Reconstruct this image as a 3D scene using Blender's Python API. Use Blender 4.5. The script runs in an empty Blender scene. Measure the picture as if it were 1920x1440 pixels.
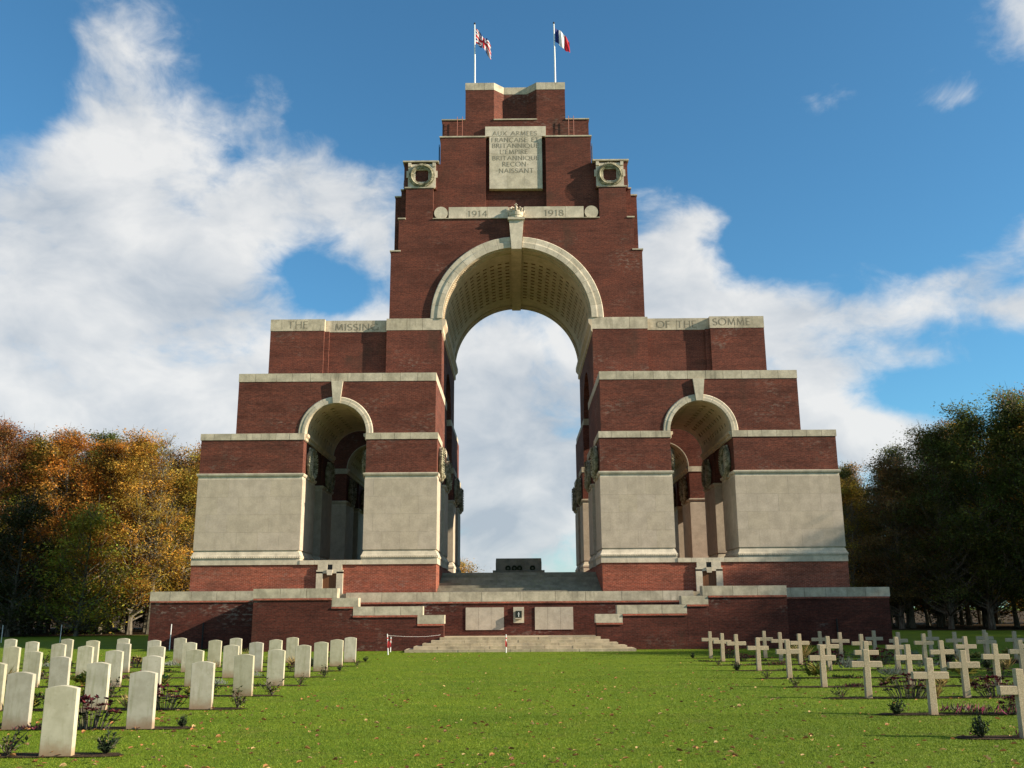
import bpy, bmesh, math, random
import numpy as np
from mathutils import Vector, Matrix, Euler, noise as mnoise

random.seed(7)
R = math.radians
S = bpy.context.scene
C = S.collection

# ------------------------------------------------------------------ camera
cam = bpy.data.cameras.new("camera")
cam.sensor_width = 36.0
cam.lens = 33.375
cam.clip_end = 3000
co = bpy.data.objects.new("camera", cam); C.objects.link(co)
co.matrix_world = (Matrix.Translation((-.16, 0, 1.74)) @ Matrix.Rotation(5 / 1780., 4, 'Z')
                   @ Matrix.Rotation(R(90 + 13.31), 4, 'X') @ Matrix.Rotation(-.0065, 4, 'Z'))
S.camera = co

# ------------------------------------------------------------------ exposure
S.view_settings.view_transform = 'Standard'
S.view_settings.look = 'None'
S.view_settings.gamma = 1
S.view_settings.use_curve_mapping = False
S.view_settings.exposure = 1.0
S.cycles.max_bounces = 6
S.cycles.diffuse_bounces = 3
S.cycles.use_denoising = True

# ------------------------------------------------------------------ sun
SUN = Vector((1.0, -.235, .46)).normalized()
sl = bpy.data.lights.new("sun", 'SUN')
sl.energy = 5.0; sl.angle = R(.5); sl.color = (1.0, .88, .68)
so = bpy.data.objects.new("sun", sl); C.objects.link(so)
so.rotation_euler = SUN.to_track_quat('Z', 'Y').to_euler()
so.location = (60, -20, 60)


# ------------------------------------------------------------------ node helper
class NT:
    def __init__(s, tree):
        s.t = tree; s.N = tree.nodes; s.L = tree.links
        s.N.clear()

    def n(s, typ, **kw):
        nd = s.N.new(typ)
        for k, v in kw.items(): setattr(nd, k, v)
        return nd

    def put(s, sock, v):
        if isinstance(v, bpy.types.NodeSocket): s.L.new(v, sock)
        elif v is not None:
            if isinstance(v, (tuple, list)) and len(v) == 3 and sock.type == 'RGBA': v = (*v, 1)
            sock.default_value = v

    def m(s, op, a, b=0.0, c=None, clamp=False):
        nd = s.n('ShaderNodeMath', operation=op, use_clamp=clamp)
        s.put(nd.inputs[0], a); s.put(nd.inputs[1], b)
        if c is not None: s.put(nd.inputs[2], c)
        return nd.outputs[0]

    def vm(s, op, a, b=None, sc=None):
        nd = s.n('ShaderNodeVectorMath', operation=op)
        s.put(nd.inputs[0], a)
        if b is not None: s.put(nd.inputs[1], b)
        if sc is not None: s.put(nd.inputs['Scale'], sc)
        return nd.outputs['Value'] if op in ('DOT_PRODUCT', 'LENGTH') else nd.outputs[0]

    def mix(s, f, a, b, blend='MIX'):
        nd = s.n('ShaderNodeMix', data_type='RGBA', blend_type=blend)
        s.put(nd.inputs[0], f); s.put(nd.inputs[6], a); s.put(nd.inputs[7], b)
        return nd.outputs[2]

    def sep(s, v):
        nd = s.n('ShaderNodeSeparateXYZ'); s.put(nd.inputs[0], v); return nd.outputs

    def comb(s, x, y, z):
        nd = s.n('ShaderNodeCombineXYZ')
        for i, v in enumerate((x, y, z)): s.put(nd.inputs[i], v)
        return nd.outputs[0]

    def noise(s, v, scale=1.0, detail=4, rough=.55, col=False, lac=2.0):
        nd = s.n('ShaderNodeTexNoise')
        if v is not None: s.put(nd.inputs['Vector'], v)
        nd.inputs['Scale'].default_value = scale; nd.inputs['Detail'].default_value = detail
        nd.inputs['Roughness'].default_value = rough; nd.inputs['Lacunarity'].default_value = lac
        return nd.outputs['Color' if col else 'Fac']

    def ss(s, x, lo, hi, a=0.0, b=1.0):
        nd = s.n('ShaderNodeMapRange', interpolation_type='SMOOTHSTEP')
        s.put(nd.inputs[0], x); s.put(nd.inputs[1], lo); s.put(nd.inputs[2], hi)
        s.put(nd.inputs[3], a); s.put(nd.inputs[4], b)
        return nd.outputs[0]

    def ramp(s, f, stops):
        nd = s.n('ShaderNodeValToRGB'); cr = nd.color_ramp
        while len(cr.elements) < len(stops): cr.elements.new(.5)
        for e, (p, c) in zip(cr.elements, stops): e.position = p; e.color = (*c, 1)
        s.put(nd.inputs[0], f); return nd.outputs[0]


# ------------------------------------------------------------------ sky with clouds
w = bpy.data.worlds.new("World"); S.world = w; w.use_nodes = True
T = NT(w.node_tree)
sky = T.n('ShaderNodeTexSky', sky_type='NISHITA', sun_disc=False)
sky.sun_elevation = math.asin(SUN.z)
sky.sun_rotation = math.atan2(SUN.x, SUN.y)
sky.air_density = 1.0; sky.dust_density = .4; sky.ozone_density = 2.2; sky.altitude = 100
dv = T.n('ShaderNodeTexCoord').outputs['Generated']
x_, y_, z_ = T.sep(dv)
az = T.m('MULTIPLY', T.m('ARCTAN2', x_, y_), 57.2958)
el = T.m('MULTIPLY', T.m('ARCSINE', z_), 57.2958)


def blob(a0, e0, ra, re, amp):
    p = T.m('DIVIDE', T.m('SUBTRACT', az, a0), ra); q = T.m('DIVIDE', T.m('SUBTRACT', el, e0), re)
    g = T.m('EXPONENT', T.m('MULTIPLY', T.m('ADD', T.m('MULTIPLY', p, p), T.m('MULTIPLY', q, q)), -1))
    return T.m('MULTIPLY', g, amp)


def total(lst):
    r = lst[0]
    for k in lst[1:]: r = T.m('ADD', r, k)
    return r


field = total([blob(*b) for b in [
    (-22, 19.5, 9, 6.5, .40), (-31, 19, 5, 5, .22), (-24.5, 27, 3.0, 3.0, .30), (-26.5, 30.5, 3.0, 1.6, .20), (-16, 29.5, 2.0, 3.0, .14), (-18.5, 28.5, 4.5, 3.5, .15), (-11.5, 24.2, 5.0, 2.4, .42), (-16, 22, 4, 2.5, .15),
    (-22, 9.5, 16, 7, .46), (-8, 13.5, 5, 4.5, .42), (-8.8, 21.3, 1.8, 1.8, .25),
    (-12.6, 19.3, 2.3, 1.5, -.40), (-11.0, 18.3, 1.8, 1.1, -.30), (-14.0, 20.0, 1.3, .8, -.16), (-31, 28.5, 4, 3.6, -.35), (-7, 31, 7, 3.6, -.50), (-17.8, 26, 1.2, .8, -.16),
    (0, 9, 6.5, 9, .50), (9.5, 19.5, 3.8, 5.2, .55), (12.6, 22.6, 2.2, 1.1, .34), (14, 16, 4.6, 3.0, .40), (17.3, 11.5, 3.2, 4, .50),
    (16.5, 20.8, 2.6, 2.0, -.42), (18.5, 16.8, 2.4, 1.0, .18), (23.0, 16.0, 3.6, 1.3, .38), (26.3, 17.6, 3.0, 1.1, .36), (30, 19.6, 2.6, 1.0, .28), (23.5, 13.6, 4, .9, .30), (29.5, 15.6, 3.4, 1.1, .36), (22.5, 8.8, 3.4, 2.0, .42),
    (31.5, 29.8, 2.0, 2.4, .28), (27.6, 27.0, 2.4, .9, .26), (22, 23.5, 9, 3.4, -.42), (8, 32, 12, 6, -.55), (26, 11.3, 6, 1.0, -.25)]])
dist = T.vm('MULTIPLY', dv, (1.0, 1.0, 1.5))
wc = T.noise(dist, 5.0, 3, .5, col=True)
wp = T.vm('ADD', dist, T.vm('SCALE', T.vm('SUBTRACT', wc, (.5, .5, .5)), sc=.12))
n1 = T.noise(wp, 6.5, 10, .60)
n2 = T.noise(T.vm('ADD', wp, tuple(SUN * .035 + Vector((0, 0, .03)))), 6.5, 7, .55)
n1s = T.noise(wp, 6.5, 7, .55)
field = T.m('ADD', field, T.ss(y_, .75, .3, 0.0, .16))  # extra unseen cloud beside and behind the camera, added for whiter fill
n3 = T.noise(T.vm('ADD', wp, T.vm('SCALE', T.vm('SUBTRACT', T.noise(wp, 16, 3, .5, col=True), (.5, .5, .5)), sc=.03)), 21, 7, .6)
raw = T.m('ADD', T.m('ADD', T.m('MULTIPLY', T.m('SUBTRACT', n1, .5), 1.15), T.m('MULTIPLY', T.m('SUBTRACT', n3, .5), .30)), field)
dens = T.ss(raw, .03, .41)
thick = T.ss(raw, .22, .75)
lit = T.m('ADD', T.m('MULTIPLY', T.m('SUBTRACT', n1s, n2), 2.7), .66)
grey = T.ss(total([blob(*b) for b in [(-19.5, 18.2, 5, 2.6, .8), (0, 7, 7, 6, 1.0), (-20, 8.5, 12, 3.0, .45), (-27, 22, 3, 2, .35)]]), 0, 1)
lit = T.m('SUBTRACT', lit, T.m('MULTIPLY', grey, .52))
lit = T.m('SUBTRACT', lit, T.m('MULTIPLY', T.m('SUBTRACT', thick, .5), .12), clamp=True)
ccol = T.mix(lit, (4.2, 4.75, 5.4), (7.9, 7.9, 7.8))
tint = T.mix(1.0, sky.outputs[0], (.73, 1.34, 1.52), 'MULTIPLY')
fin = T.mix(T.m('MULTIPLY', dens, .95), tint, ccol)
bg = T.n('ShaderNodeBackground'); bg.inputs[1].default_value = .055
T.L.new(fin, bg.inputs[0])
T.L.new(bg.outputs[0], T.n('ShaderNodeOutputWorld').inputs[0])


# ------------------------------------------------------------------ materials
MATS = {}


def material(name, rough=.85, spec=.25):
    m = bpy.data.materials.new(name); m.use_nodes = True
    t = NT(m.node_tree)
    b = t.n('ShaderNodeBsdfPrincipled'); b.inputs['Roughness'].default_value = rough
    b.inputs['Specular IOR Level'].default_value = spec
    o = t.n('ShaderNodeOutputMaterial'); t.L.new(b.outputs[0], o.inputs[0])
    MATS[name] = m
    return t, b


def bump(t, b, h, strength=.3, dist=.02):
    nd = t.n('ShaderNodeBump'); nd.inputs['Strength'].default_value = strength; nd.inputs['Distance'].default_value = dist
    t.put(nd.inputs['Height'], h); t.L.new(nd.outputs[0], b.inputs['Normal'])


def brick_mat(name, c1, c2, mortar, bw=.20, rh=.062, pale=.32):
    t, b = material(name, .9, .15)
    pos = t.n('ShaderNodeNewGeometry').outputs['Position']
    px, py, pz = t.sep(pos)
    uv = t.comb(t.m('ADD', px, py), pz, 0)
    br = t.n('ShaderNodeTexBrick', offset=.5)
    t.put(br.inputs['Vector'], uv); t.put(br.inputs['Color1'], c1); t.put(br.inputs['Color2'], c2); t.put(br.inputs['Mortar'], mortar)
    br.inputs['Scale'].default_value = 1; br.inputs['Brick Width'].default_value = bw; br.inputs['Row Height'].default_value = rh
    br.inputs['Mortar Size'].default_value = .008; br.inputs['Mortar Smooth'].default_value = .3; br.inputs['Bias'].default_value = -.1
    col = br.outputs['Color']
    st = t.vm('MULTIPLY', pos, (.6, .6, 1.7))
    a = t.noise(st, .9, 6, .6)
    col = t.mix(1.0, col, t.ramp(a, [(.25, (.62, .60, .60)), (.5, (1, 1, 1)), (.75, (1.35, 1.22, 1.15))]), 'MULTIPLY')
    fine = t.noise(t.vm('MULTIPLY', pos, (9, 9, 22)), 1.0, 2, .6)
    col = t.mix(1.0, col, t.ramp(fine, [(.3, (.70, .70, .70)), (.7, (1.34, 1.32, 1.3))]), 'MULTIPLY')
    # single courses of a lighter or darker burn
    crs = t.noise(t.vm('MULTIPLY', pos, (.35, .35, 14)), 1.0, 2, .5)
    col = t.mix(1.0, col, t.ramp(crs, [(.3, (.88, .88, .88)), (.7, (1.12, 1.1, 1.1))]), 'MULTIPLY')
    # pale salts and lichen in patches
    e1 = t.ss(t.noise(t.vm('MULTIPLY', pos, (.45, .45, .8)), .8, 3, .5), .52, .70)
    e2 = t.ss(t.noise(t.vm('MULTIPLY', pos, (3, 3, 7)), 1.4, 3, .6), .5, .66)
    col = t.mix(t.m('MULTIPLY', t.m('MULTIPLY', e1, e2), pale), col, (.30, .25, .21))
    d1 = t.ss(t.noise(t.vm('MULTIPLY', pos, (.9, .9, .5)), .55, 4, .6), .56, .75)
    col = t.mix(t.m('MULTIPLY', d1, .5), col, (.05, .035, .025))
    t.L.new(col, b.inputs['Base Color'])
    bump(t, b, br.outputs['Fac'], .25, -.01)
    return MATS[name]


def stone_mat(name, base, var=.12, streak=.35, rv=.16, lichen=.0):
    t, b = material(name, .85, .2)
    pos = t.n('ShaderNodeNewGeometry').outputs['Position']
    rnd = t.n('ShaderNodeObjectInfo').outputs['Random']
    n = t.noise(pos, 2.2, 6, .6)
    n2 = t.noise(pos, 14, 4, .6)
    lo = tuple(c * (1 - var * 1.8) for c in base); hi = tuple(min(1, c * (1 + var)) for c in base)
    col = t.mix(t.ss(n, .3, .72), lo, hi)
    col = t.mix(1.0, col, t.ramp(n2, [(.3, (.9, .89, .87)), (.7, (1.07, 1.07, 1.06))]), 'MULTIPLY')
    rr = t.m('ADD', t.m('MULTIPLY', rnd, rv), 1 - rv / 2)
    col = t.mix(1.0, col, t.comb(rr, rr, t.m('MULTIPLY', rr, t.m('ADD', .97, t.m('MULTIPLY', rnd, .04)))), 'MULTIPLY')
    if streak:
        sv = t.noise(t.vm('MULTIPLY', pos, (3.2, 3.2, .35)), 1.6, 5, .65)
        sv2 = t.noise(pos, .5, 3, .5)
        f = t.m('MULTIPLY', t.ss(sv, .5, .72), t.ss(sv2, .42, .62))
        col = t.mix(t.m('MULTIPLY', f, streak), col, (.13, .12, .085))
    if lichen:
        l = t.m('MULTIPLY', t.ss(t.noise(pos, 3.5, 5, .65), .52, .68), lichen)
        col = t.mix(l, col, (.22, .22, .10))
    t.L.new(col, b.inputs['Base Color'])
    bump(t, b, t.m('ADD', n, n2), .12, .02)
    return MATS[name]


BRICK = brick_mat('brick_dark_red', (.132, .038, .025), (.086, .026, .019), (.118, .070, .054))
BRICKL = brick_mat('brick_plinth_red', (.250, .064, .037), (.175, .045, .028), (.26, .150, .108), pale=.22)
BRICKT = brick_mat('brick_terrace', (.095, .025, .018), (.058, .017, .0135), (.074, .043, .033), pale=.5)
STONE = stone_mat('portland_stone', (.54, .468, .37))
COPE = stone_mat('coping_stone', (.48, .415, .32), .16, .6, lichen=.08)
DADO = stone_mat('dado_stone', (.445, .372, .298), .08, .12, .05)
VAULT = stone_mat('vault_stone', (.54, .43, .31), .10, .2)
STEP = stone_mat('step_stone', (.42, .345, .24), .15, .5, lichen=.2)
SHADESTEP = stone_mat('shaded_step_stone', (.22, .20, .155), .15, .5, lichen=.3)  # passage and altar stone, the vault's shade put into a darker colour

t, b = material('shaded_letter', .9, .1); b.inputs['Base Color'].default_value = (.225, .19, .14, 1)  # flat letters, dark colour stands for the shade inside cut strokes
t, b = material('oak_door', .6, .3)
pos = t.n('ShaderNodeNewGeometry').outputs['Position']
t.L.new(t.mix(t.noise(t.vm('MULTIPLY', pos, (12, 12, 1)), 2, 4), (.10, .038, .014), (.16, .065, .025)), b.inputs['Base Color'])
t, b = material('bronze', .4, .5); b.inputs['Base Color'].default_value = (.03, .035, .028, 1); b.inputs['Metallic'].default_value = .6
t, b = material('dark_iron', .6, .3); b.inputs['Base Color'].default_value = (.015, .015, .016, 1)
t, b = material('red_ladder_paint', .6, .3); b.inputs['Base Color'].default_value = (.28, .09, .06, 1)
t, b = material('white_pole_paint', .4, .4); b.inputs['Base Color'].default_value = (.7, .7, .68, 1)
t, b = material('red_tape', .5, .4); b.inputs['Base Color'].default_value = (.55, .03, .03, 1)
t, b = material('white_tape', .5, .4); b.inputs['Base Color'].default_value = (.75, .75, .74, 1)
t, b = material('poppy_red', .7, .2); b.inputs['Base Color'].default_value = (.35, .02, .02, 1)
t, b = material('poppy_dark', .8, .2); b.inputs['Base Color'].default_value = (.02, .03, .012, 1)
t, b = material('wreath_green_stone', .9, .15)
pos = t.n('ShaderNodeNewGeometry').outputs['Position']
t.L.new(t.mix(t.ss(t.noise(pos, 5, 5, .6), .35, .65), (.13, .12, .07), (.40, .36, .26)), b.inputs['Base Color'])

# headstone: Portland limestone, greenish film, soil splashed up from the bed
t, b = material('headstone_stone', .8, .2)
oc = t.n('ShaderNodeTexCoord').outputs['Object']
oi = t.n('ShaderNodeObjectInfo')
off = t.vm('ADD', oc, t.vm('SCALE', t.comb(1, 2, 3), sc=t.m('MULTIPLY', oi.outputs['Random'], 30)))
n = t.noise(off, 5, 6, .62)
col = t.mix(t.ss(n, .3, .7), (.385, .35, .26), (.485, .445, .345))
gst = t.noise(t.vm('MULTIPLY', off, (9, 9, 1.2)), 1.2, 4, .6)
col = t.mix(t.m('MULTIPLY', t.ss(gst, .48, .72), .45), col, (.245, .235, .125))
zz = t.sep(oc)[2]
dz = t.m('ADD', zz, t.m('MULTIPLY', t.m('SUBTRACT', t.noise(off, 9, 4, .6), .5), .22))
col = t.mix(t.ss(dz, .0, .24, .8, 0.0), col, (.27, .165, .09))
rr = t.m('ADD', .86, t.m('MULTIPLY', oi.outputs['Random'], .22))
col = t.mix(1.0, col, t.comb(rr, rr, t.m('MULTIPLY', rr, t.m('ADD', .92, t.m('MULTIPLY', t.m('FRACT', t.m('MULTIPLY', oi.outputs['Random'], 7.3)), .14)))), 'MULTIPLY')
lich = t.m('MULTIPLY', t.ss(t.noise(off, 26, 4, .6), .58, .68), t.ss(t.noise(off, 3.2, 3, .5), .45, .62))
col = t.mix(t.m('MULTIPLY', lich, .5), col, (.24, .235, .15))
t.L.new(col, b.inputs['Base Color']); bump(t, b, t.noise(off, 60, 3), .08, .01)

# cross: exposed-aggregate concrete
t, b = material('cross_concrete', .9, .15)
oc = t.n('ShaderNodeTexCoord').outputs['Object']
oi = t.n('ShaderNodeObjectInfo')
off = t.vm('ADD', oc, t.vm('SCALE', t.comb(1, 2, 3), sc=t.m('MULTIPLY', oi.outputs['Random'], 30)))
col = t.mix(t.ss(t.noise(off, 95, 3, .6), .35, .65), (.28, .215, .14), (.50, .405, .285))
col = t.mix(t.m('MULTIPLY', t.ss(t.noise(off, 6, 4), .5, .7), .35), col, (.30, .27, .19))
col = t.mix(t.ss(t.m('ADD', t.sep(oc)[2], t.m('MULTIPLY', t.noise(off, 8, 3), .1)), .03, .22, .5, 0.0), col, (.33, .20, .12))
t.L.new(col, b.inputs['Base Color']); bump(t, b, t.noise(off, 120, 2), .25, .01)

# lawn
t, b = material('lawn', .9, .1)
pos = t.n('ShaderNodeNewGeometry').outputs['Position']
n1 = t.noise(pos, .35, 5, .6); n2 = t.noise(t.vm('MULTIPLY', pos, (1, .6, 1)), 4, 6, .7); n3 = t.noise(pos, 45, 3, .6)
col = t.mix(t.ss(n1, .3, .7), (.082, .138, .007), (.114, .168, .008))
col = t.mix(t.ss(n2, .42, .75), col, (.145, .186, .012))
col = t.mix(1.0, col, t.ramp(n3, [(.25, (.60, .64, .6)), (.75, (1.3, 1.25, 1.2))]), 'MULTIPLY')
wear = t.m('MULTIPLY', t.ss(t.noise(pos, .9, 5, .65), .54, .74), .6)
col = t.mix(wear, col, (.12, .120, .022))
t.L.new(col, b.inputs['Base Color']); bump(t, b, t.m('ADD', n3, n2), .4, .02)

t, b = material('grass_blade', .6, .25)
ca = t.n('ShaderNodeVertexColor', layer_name='tint').outputs[0]
pos = t.n('ShaderNodeNewGeometry').outputs['Position']
g = t.mix(t.ss(t.noise(pos, .5, 4), .3, .7), (.092, .148, .007), (.130, .184, .009))
g = t.mix(t.m('MULTIPLY', t.ss(t.noise(pos, .9, 5, .65), .54, .74), .6), g, (.135, .142, .022))
stripe = t.ss(t.m('SINE', t.m('MULTIPLY', t.sep(pos)[1], 3.4)), -.4, .4, .93, 1.06)
g = t.mix(1.0, g, t.comb(stripe, stripe, stripe), 'MULTIPLY')
g = t.mix(1.0, g, ca, 'MULTIPLY')
t.L.new(g, b.inputs['Base Color'])

t, b = material('bed_soil', .95, .1)
pos = t.n('ShaderNodeNewGeometry').outputs['Position']
n = t.noise(pos, 18, 5, .7)
t.L.new(t.mix(t.ss(n, .35, .7), (.035, .022, .013), (.085, .055, .032)), b.inputs['Base Color']); bump(t, b, n, 1.0, .05)
t, b = material('leaf_litter', .95, .1)
pos = t.n('ShaderNodeNewGeometry').outputs['Position']
n = t.noise(pos, 3, 6, .7)
t.L.new(t.mix(t.ss(n, .35, .7), (.030, .021, .010), (.075, .042, .017)), b.inputs['Base Color']); bump(t, b, n, 1.0, .1)


def foliage_mat(name, use_obj=True, trans=.42):
    m = bpy.data.materials.new(name); m.use_nodes = True; t = NT(m.node_tree)
    ca = t.n('ShaderNodeVertexColor', layer_name='tint').outputs[0]
    col = ca
    if use_obj:
        col = t.mix(1.0, ca, t.n('ShaderNodeObjectInfo').outputs['Color'], 'MULTIPLY')
    d = t.n('ShaderNodeBsdfPrincipled'); d.inputs['Roughness'].default_value = .6; d.inputs['Specular IOR Level'].default_value = .2
    t.L.new(col, d.inputs['Base Color'])
    tr = t.n('ShaderNodeBsdfTranslucent'); t.L.new(col, tr.inputs[0])
    mx = t.n('ShaderNodeMixShader'); mx.inputs[0].default_value = trans
    t.L.new(d.outputs[0], mx.inputs[1]); t.L.new(tr.outputs[0], mx.inputs[2])
    t.L.new(mx.outputs[0], t.n('ShaderNodeOutputMaterial').inputs[0])
    MATS[name] = m


foliage_mat('tree_leaves'); foliage_mat('plant_leaves', False, .2); foliage_mat('flag_cloth', False, .3)
foliage_mat('dead_leaf', False, .15)
t, b = material('bark', .95, .1)
pos = t.n('ShaderNodeNewGeometry').outputs['Position']
n = t.noise(t.vm('MULTIPLY', pos, (4, 4, .8)), 2.5, 5, .65)
t.L.new(t.mix(t.ss(n, .35, .7), (.065, .055, .042), (.22, .19, .145)), b.inputs['Base Color']); bump(t, b, n, .6, .05)
t, b = material('pale_bark', .9, .1)
pos = t.n('ShaderNodeNewGeometry').outputs['Position']
n = t.noise(t.vm('MULTIPLY', pos, (4, 4, 1.5)), 2.5, 5, .65)
t.L.new(t.mix(t.ss(n, .35, .7), (.09, .08, .058), (.19, .17, .13)), b.inputs['Base Color'])


# ------------------------------------------------------------------ geometry helpers
W0 = {}


class MB:
    def __init__(s): s.v = []; s.f = []; s.mi = []; s.k = 0

    def add(s, vs, fs):
        o = len(s.v); s.v += [tuple(p) for p in vs]
        for f in fs: s.f.append(tuple(i + o for i in f)); s.mi.append(s.k)
        return s

    def box(s, x0, x1, y0, y1, z0, z1):
        if x0 > x1: x0, x1 = x1, x0
        return s.add([(x0, y0, z0), (x1, y0, z0), (x1, y1, z0), (x0, y1, z0), (x0, y0, z1), (x1, y0, z1), (x1, y1, z1), (x0, y1, z1)],
                     [(0, 3, 2, 1), (4, 5, 6, 7), (0, 1, 5, 4), (1, 2, 6, 5), (2, 3, 7, 6), (3, 0, 4, 7)])

    def prism(s, pts, axis, a, b):
        """pts 2-D outline; axis 'y': pts are (x,z) swept a..b in y; 'x': (y,z); 'z': (x,y)"""
        mk = {'y': lambda p, t: (p[0], t, p[1]), 'x': lambda p, t: (t, p[0], p[1]), 'z': lambda p, t: (p[0], p[1], t)}[axis]
        n = len(pts)
        return s.add([mk(p, a) for p in pts] + [mk(p, b) for p in pts],
                     [tuple(range(n)), tuple(range(2 * n - 1, n - 1, -1))] + [(i, i + n, (i + 1) % n + n, (i + 1) % n) for i in range(n)])

    def tube(s, path, radii, n=6):
        rings = []
        for i, p in enumerate(path):
            p = Vector(p)
            d = (Vector(path[min(i + 1, len(path) - 1)]) - Vector(path[max(i - 1, 0)])).normalized()
            u = d.orthogonal().normalized(); v = d.cross(u)
            if i and rings:
                pass
            rings.append([p + (u * math.cos(2 * math.pi * k / n) + v * math.sin(2 * math.pi * k / n)) * radii[i] for k in range(n)])
        vs = [q for r in rings for q in r]; fs = []
        for i in range(len(rings) - 1):
            for k in range(n):
                a = i * n + k; c = i * n + (k + 1) % n
                fs.append((a, c, c + n, a + n))
        fs.append(tuple(range(n - 1, -1, -1))); fs.append(tuple((len(rings) - 1) * n + k for k in range(n)))
        return s.add(vs, fs)

    def rectloft(s, x0, x1, y0, y1, prof):
        """rectangular rings: prof = [(z, offset)]"""
        if x0 > x1: x0, x1 = x1, x0
        vs = []
        for z, o in prof: vs += [(x0 - o, y0 - o, z), (x1 + o, y0 - o, z), (x1 + o, y1 + o, z), (x0 - o, y1 + o, z)]
        fs = [(3, 2, 1, 0)]
        for i in range(len(prof) - 1):
            for k in range(4):
                a = i * 4 + k; c = i * 4 + (k + 1) % 4
                fs.append((a, c, c + 4, a + 4))
        n = (len(prof) - 1) * 4
        fs.append((n, n + 1, n + 2, n + 3))
        return s.add(vs, fs)

    def build(s, name, mat, parent=None, smooth=False, origin=None, fix=True):
        o = Vector(origin) if origin is not None else (W0[parent] if parent else Vector((0, 0, 0)))
        me = bpy.data.meshes.new(name)
        me.from_pydata([(p[0] - o.x, p[1] - o.y, p[2] - o.z) for p in s.v], [], s.f)
        mats = mat if isinstance(mat, (list, tuple)) else [mat]
        for m in mats: me.materials.append(MATS[m] if isinstance(m, str) else m)
        if len(mats) > 1: me.polygons.foreach_set('material_index', s.mi)
        if fix:
            bm = bmesh.new(); bm.from_mesh(me); bmesh.ops.recalc_face_normals(bm, faces=bm.faces); bm.to_mesh(me); bm.free()
        if smooth: me.polygons.foreach_set('use_smooth', [True] * len(me.polygons))
        me.update()
        ob = bpy.data.objects.new(name, me); C.objects.link(ob)
        if parent:
            ob.parent = parent; ob.location = o - W0[parent]
        else: ob.location = o
        W0[ob] = o
        return ob


def thing(name, label, cat, loc, group=None):
    e = bpy.data.objects.new(name, None); C.objects.link(e); e.location = loc; W0[e] = Vector(loc)
    e.empty_display_size = .2
    return tag(e, label, cat, group)


def tag(o, label=None, cat=None, group=None, kind=None):
    if label: o['label'] = label
    if cat: o['category'] = cat
    if group: o['group'] = group
    if kind: o['kind'] = kind
    return o


def setcol(me, cols_per_face):
    a = me.color_attributes.new('tint', 'FLOAT_COLOR', 'CORNER')
    lt = np.zeros(len(me.polygons), dtype=np.int32); me.polygons.foreach_get('loop_total', lt)
    c = np.asarray(cols_per_face, dtype=np.float32)
    if c.shape[1] == 3: c = np.hstack([c, np.ones((len(c), 1), np.float32)])
    a.data.foreach_set('color', np.repeat(c, lt, axis=0).ravel())


def stones(parent, name, x0, x1, y0, y1, z0, z1, n, mat=COPE, axis='x', gap=.014, jit=.006, core=True):
    """a course of n separate dressed stones with open joints, on a recessed core"""
    out = []
    a, bb = (min(x0, x1), max(x0, x1)) if axis == 'x' else (y0, y1)
    cuts = [a + (bb - a) * (i + (random.uniform(-.12, .12) if 0 < i < n else 0)) / n for i in range(n + 1)]
    for i in range(n):
        p, q = cuts[i] + (gap / 2 if i else 0), cuts[i + 1] - (gap / 2 if i < n - 1 else 0)
        j = random.uniform(0, jit)
        m = MB()
        if axis == 'x': m.box(p, q, y0 - j, y1, z0, z1 - random.uniform(0, .004))
        else: m.box(x0, x1, p, q, z0, z1)
        out.append(m.build(name, mat, parent))
    return out


ORD = ['nearest', 'second', 'third', 'fourth', 'fifth', 'sixth', 'seventh', 'eighth', 'ninth', 'tenth', 'eleventh', 'twelfth',
       'thirteenth', 'fourteenth', 'fifteenth', 'sixteenth', 'seventeenth', 'eighteenth', 'nineteenth', 'twentieth']
ORD1 = ['first'] + ORD[1:]

# ------------------------------------------------------------------ ground
g = MB().box(-500, 500, -80, 900, -.5, 0).build('lawn', 'lawn'); tag(g, kind='structure')
for s, nm in ((-1, 'left'), (1, 'right')):
    pts = [(s * 27, 73), (s * 32, 70.5), (s * 40, 70), (s * 60, 69), (s * 120, 60), (s * 200, 420), (s * 40, 420), (s * 24, 85)]
    tag(MB().prism(pts, 'z', -.1, .006).build('woodland_floor', 'leaf_litter'), kind='structure')

# ================================================================== MEMORIAL
YC = 56.5
mem = thing('memorial_arch', 'tall stepped red brick memorial arch with pale stone bands and two flags on top', 'memorial', (0, YC, 0))


def part(mb, name, mat, parent=mem, **k): return mb.build(name, mat, parent, **k)


def arc(cx, cz, r, a0, a1, n): return [(cx + r * math.cos(a0 + (a1 - a0) * i / n), cz + r * math.sin(a0 + (a1 - a0) * i / n)) for i in range(n + 1)]


def arched(x0, x1, z0, z1, cx, cz, r, n=36):
    """rectangle with an arch cut into its bottom edge"""
    return [(x0, z0), (x0, z1), (x1, z1), (x1, z0), (cx + r, z0)] + arc(cx, cz, r, 0, math.pi, n) + [(cx - r, z0)]


def clean(p):
    o = []
    for q in p:
        if not o or abs(q[0] - o[-1][0]) + abs(q[1] - o[-1][1]) > 1e-5: o.append(q)
    return o


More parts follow.
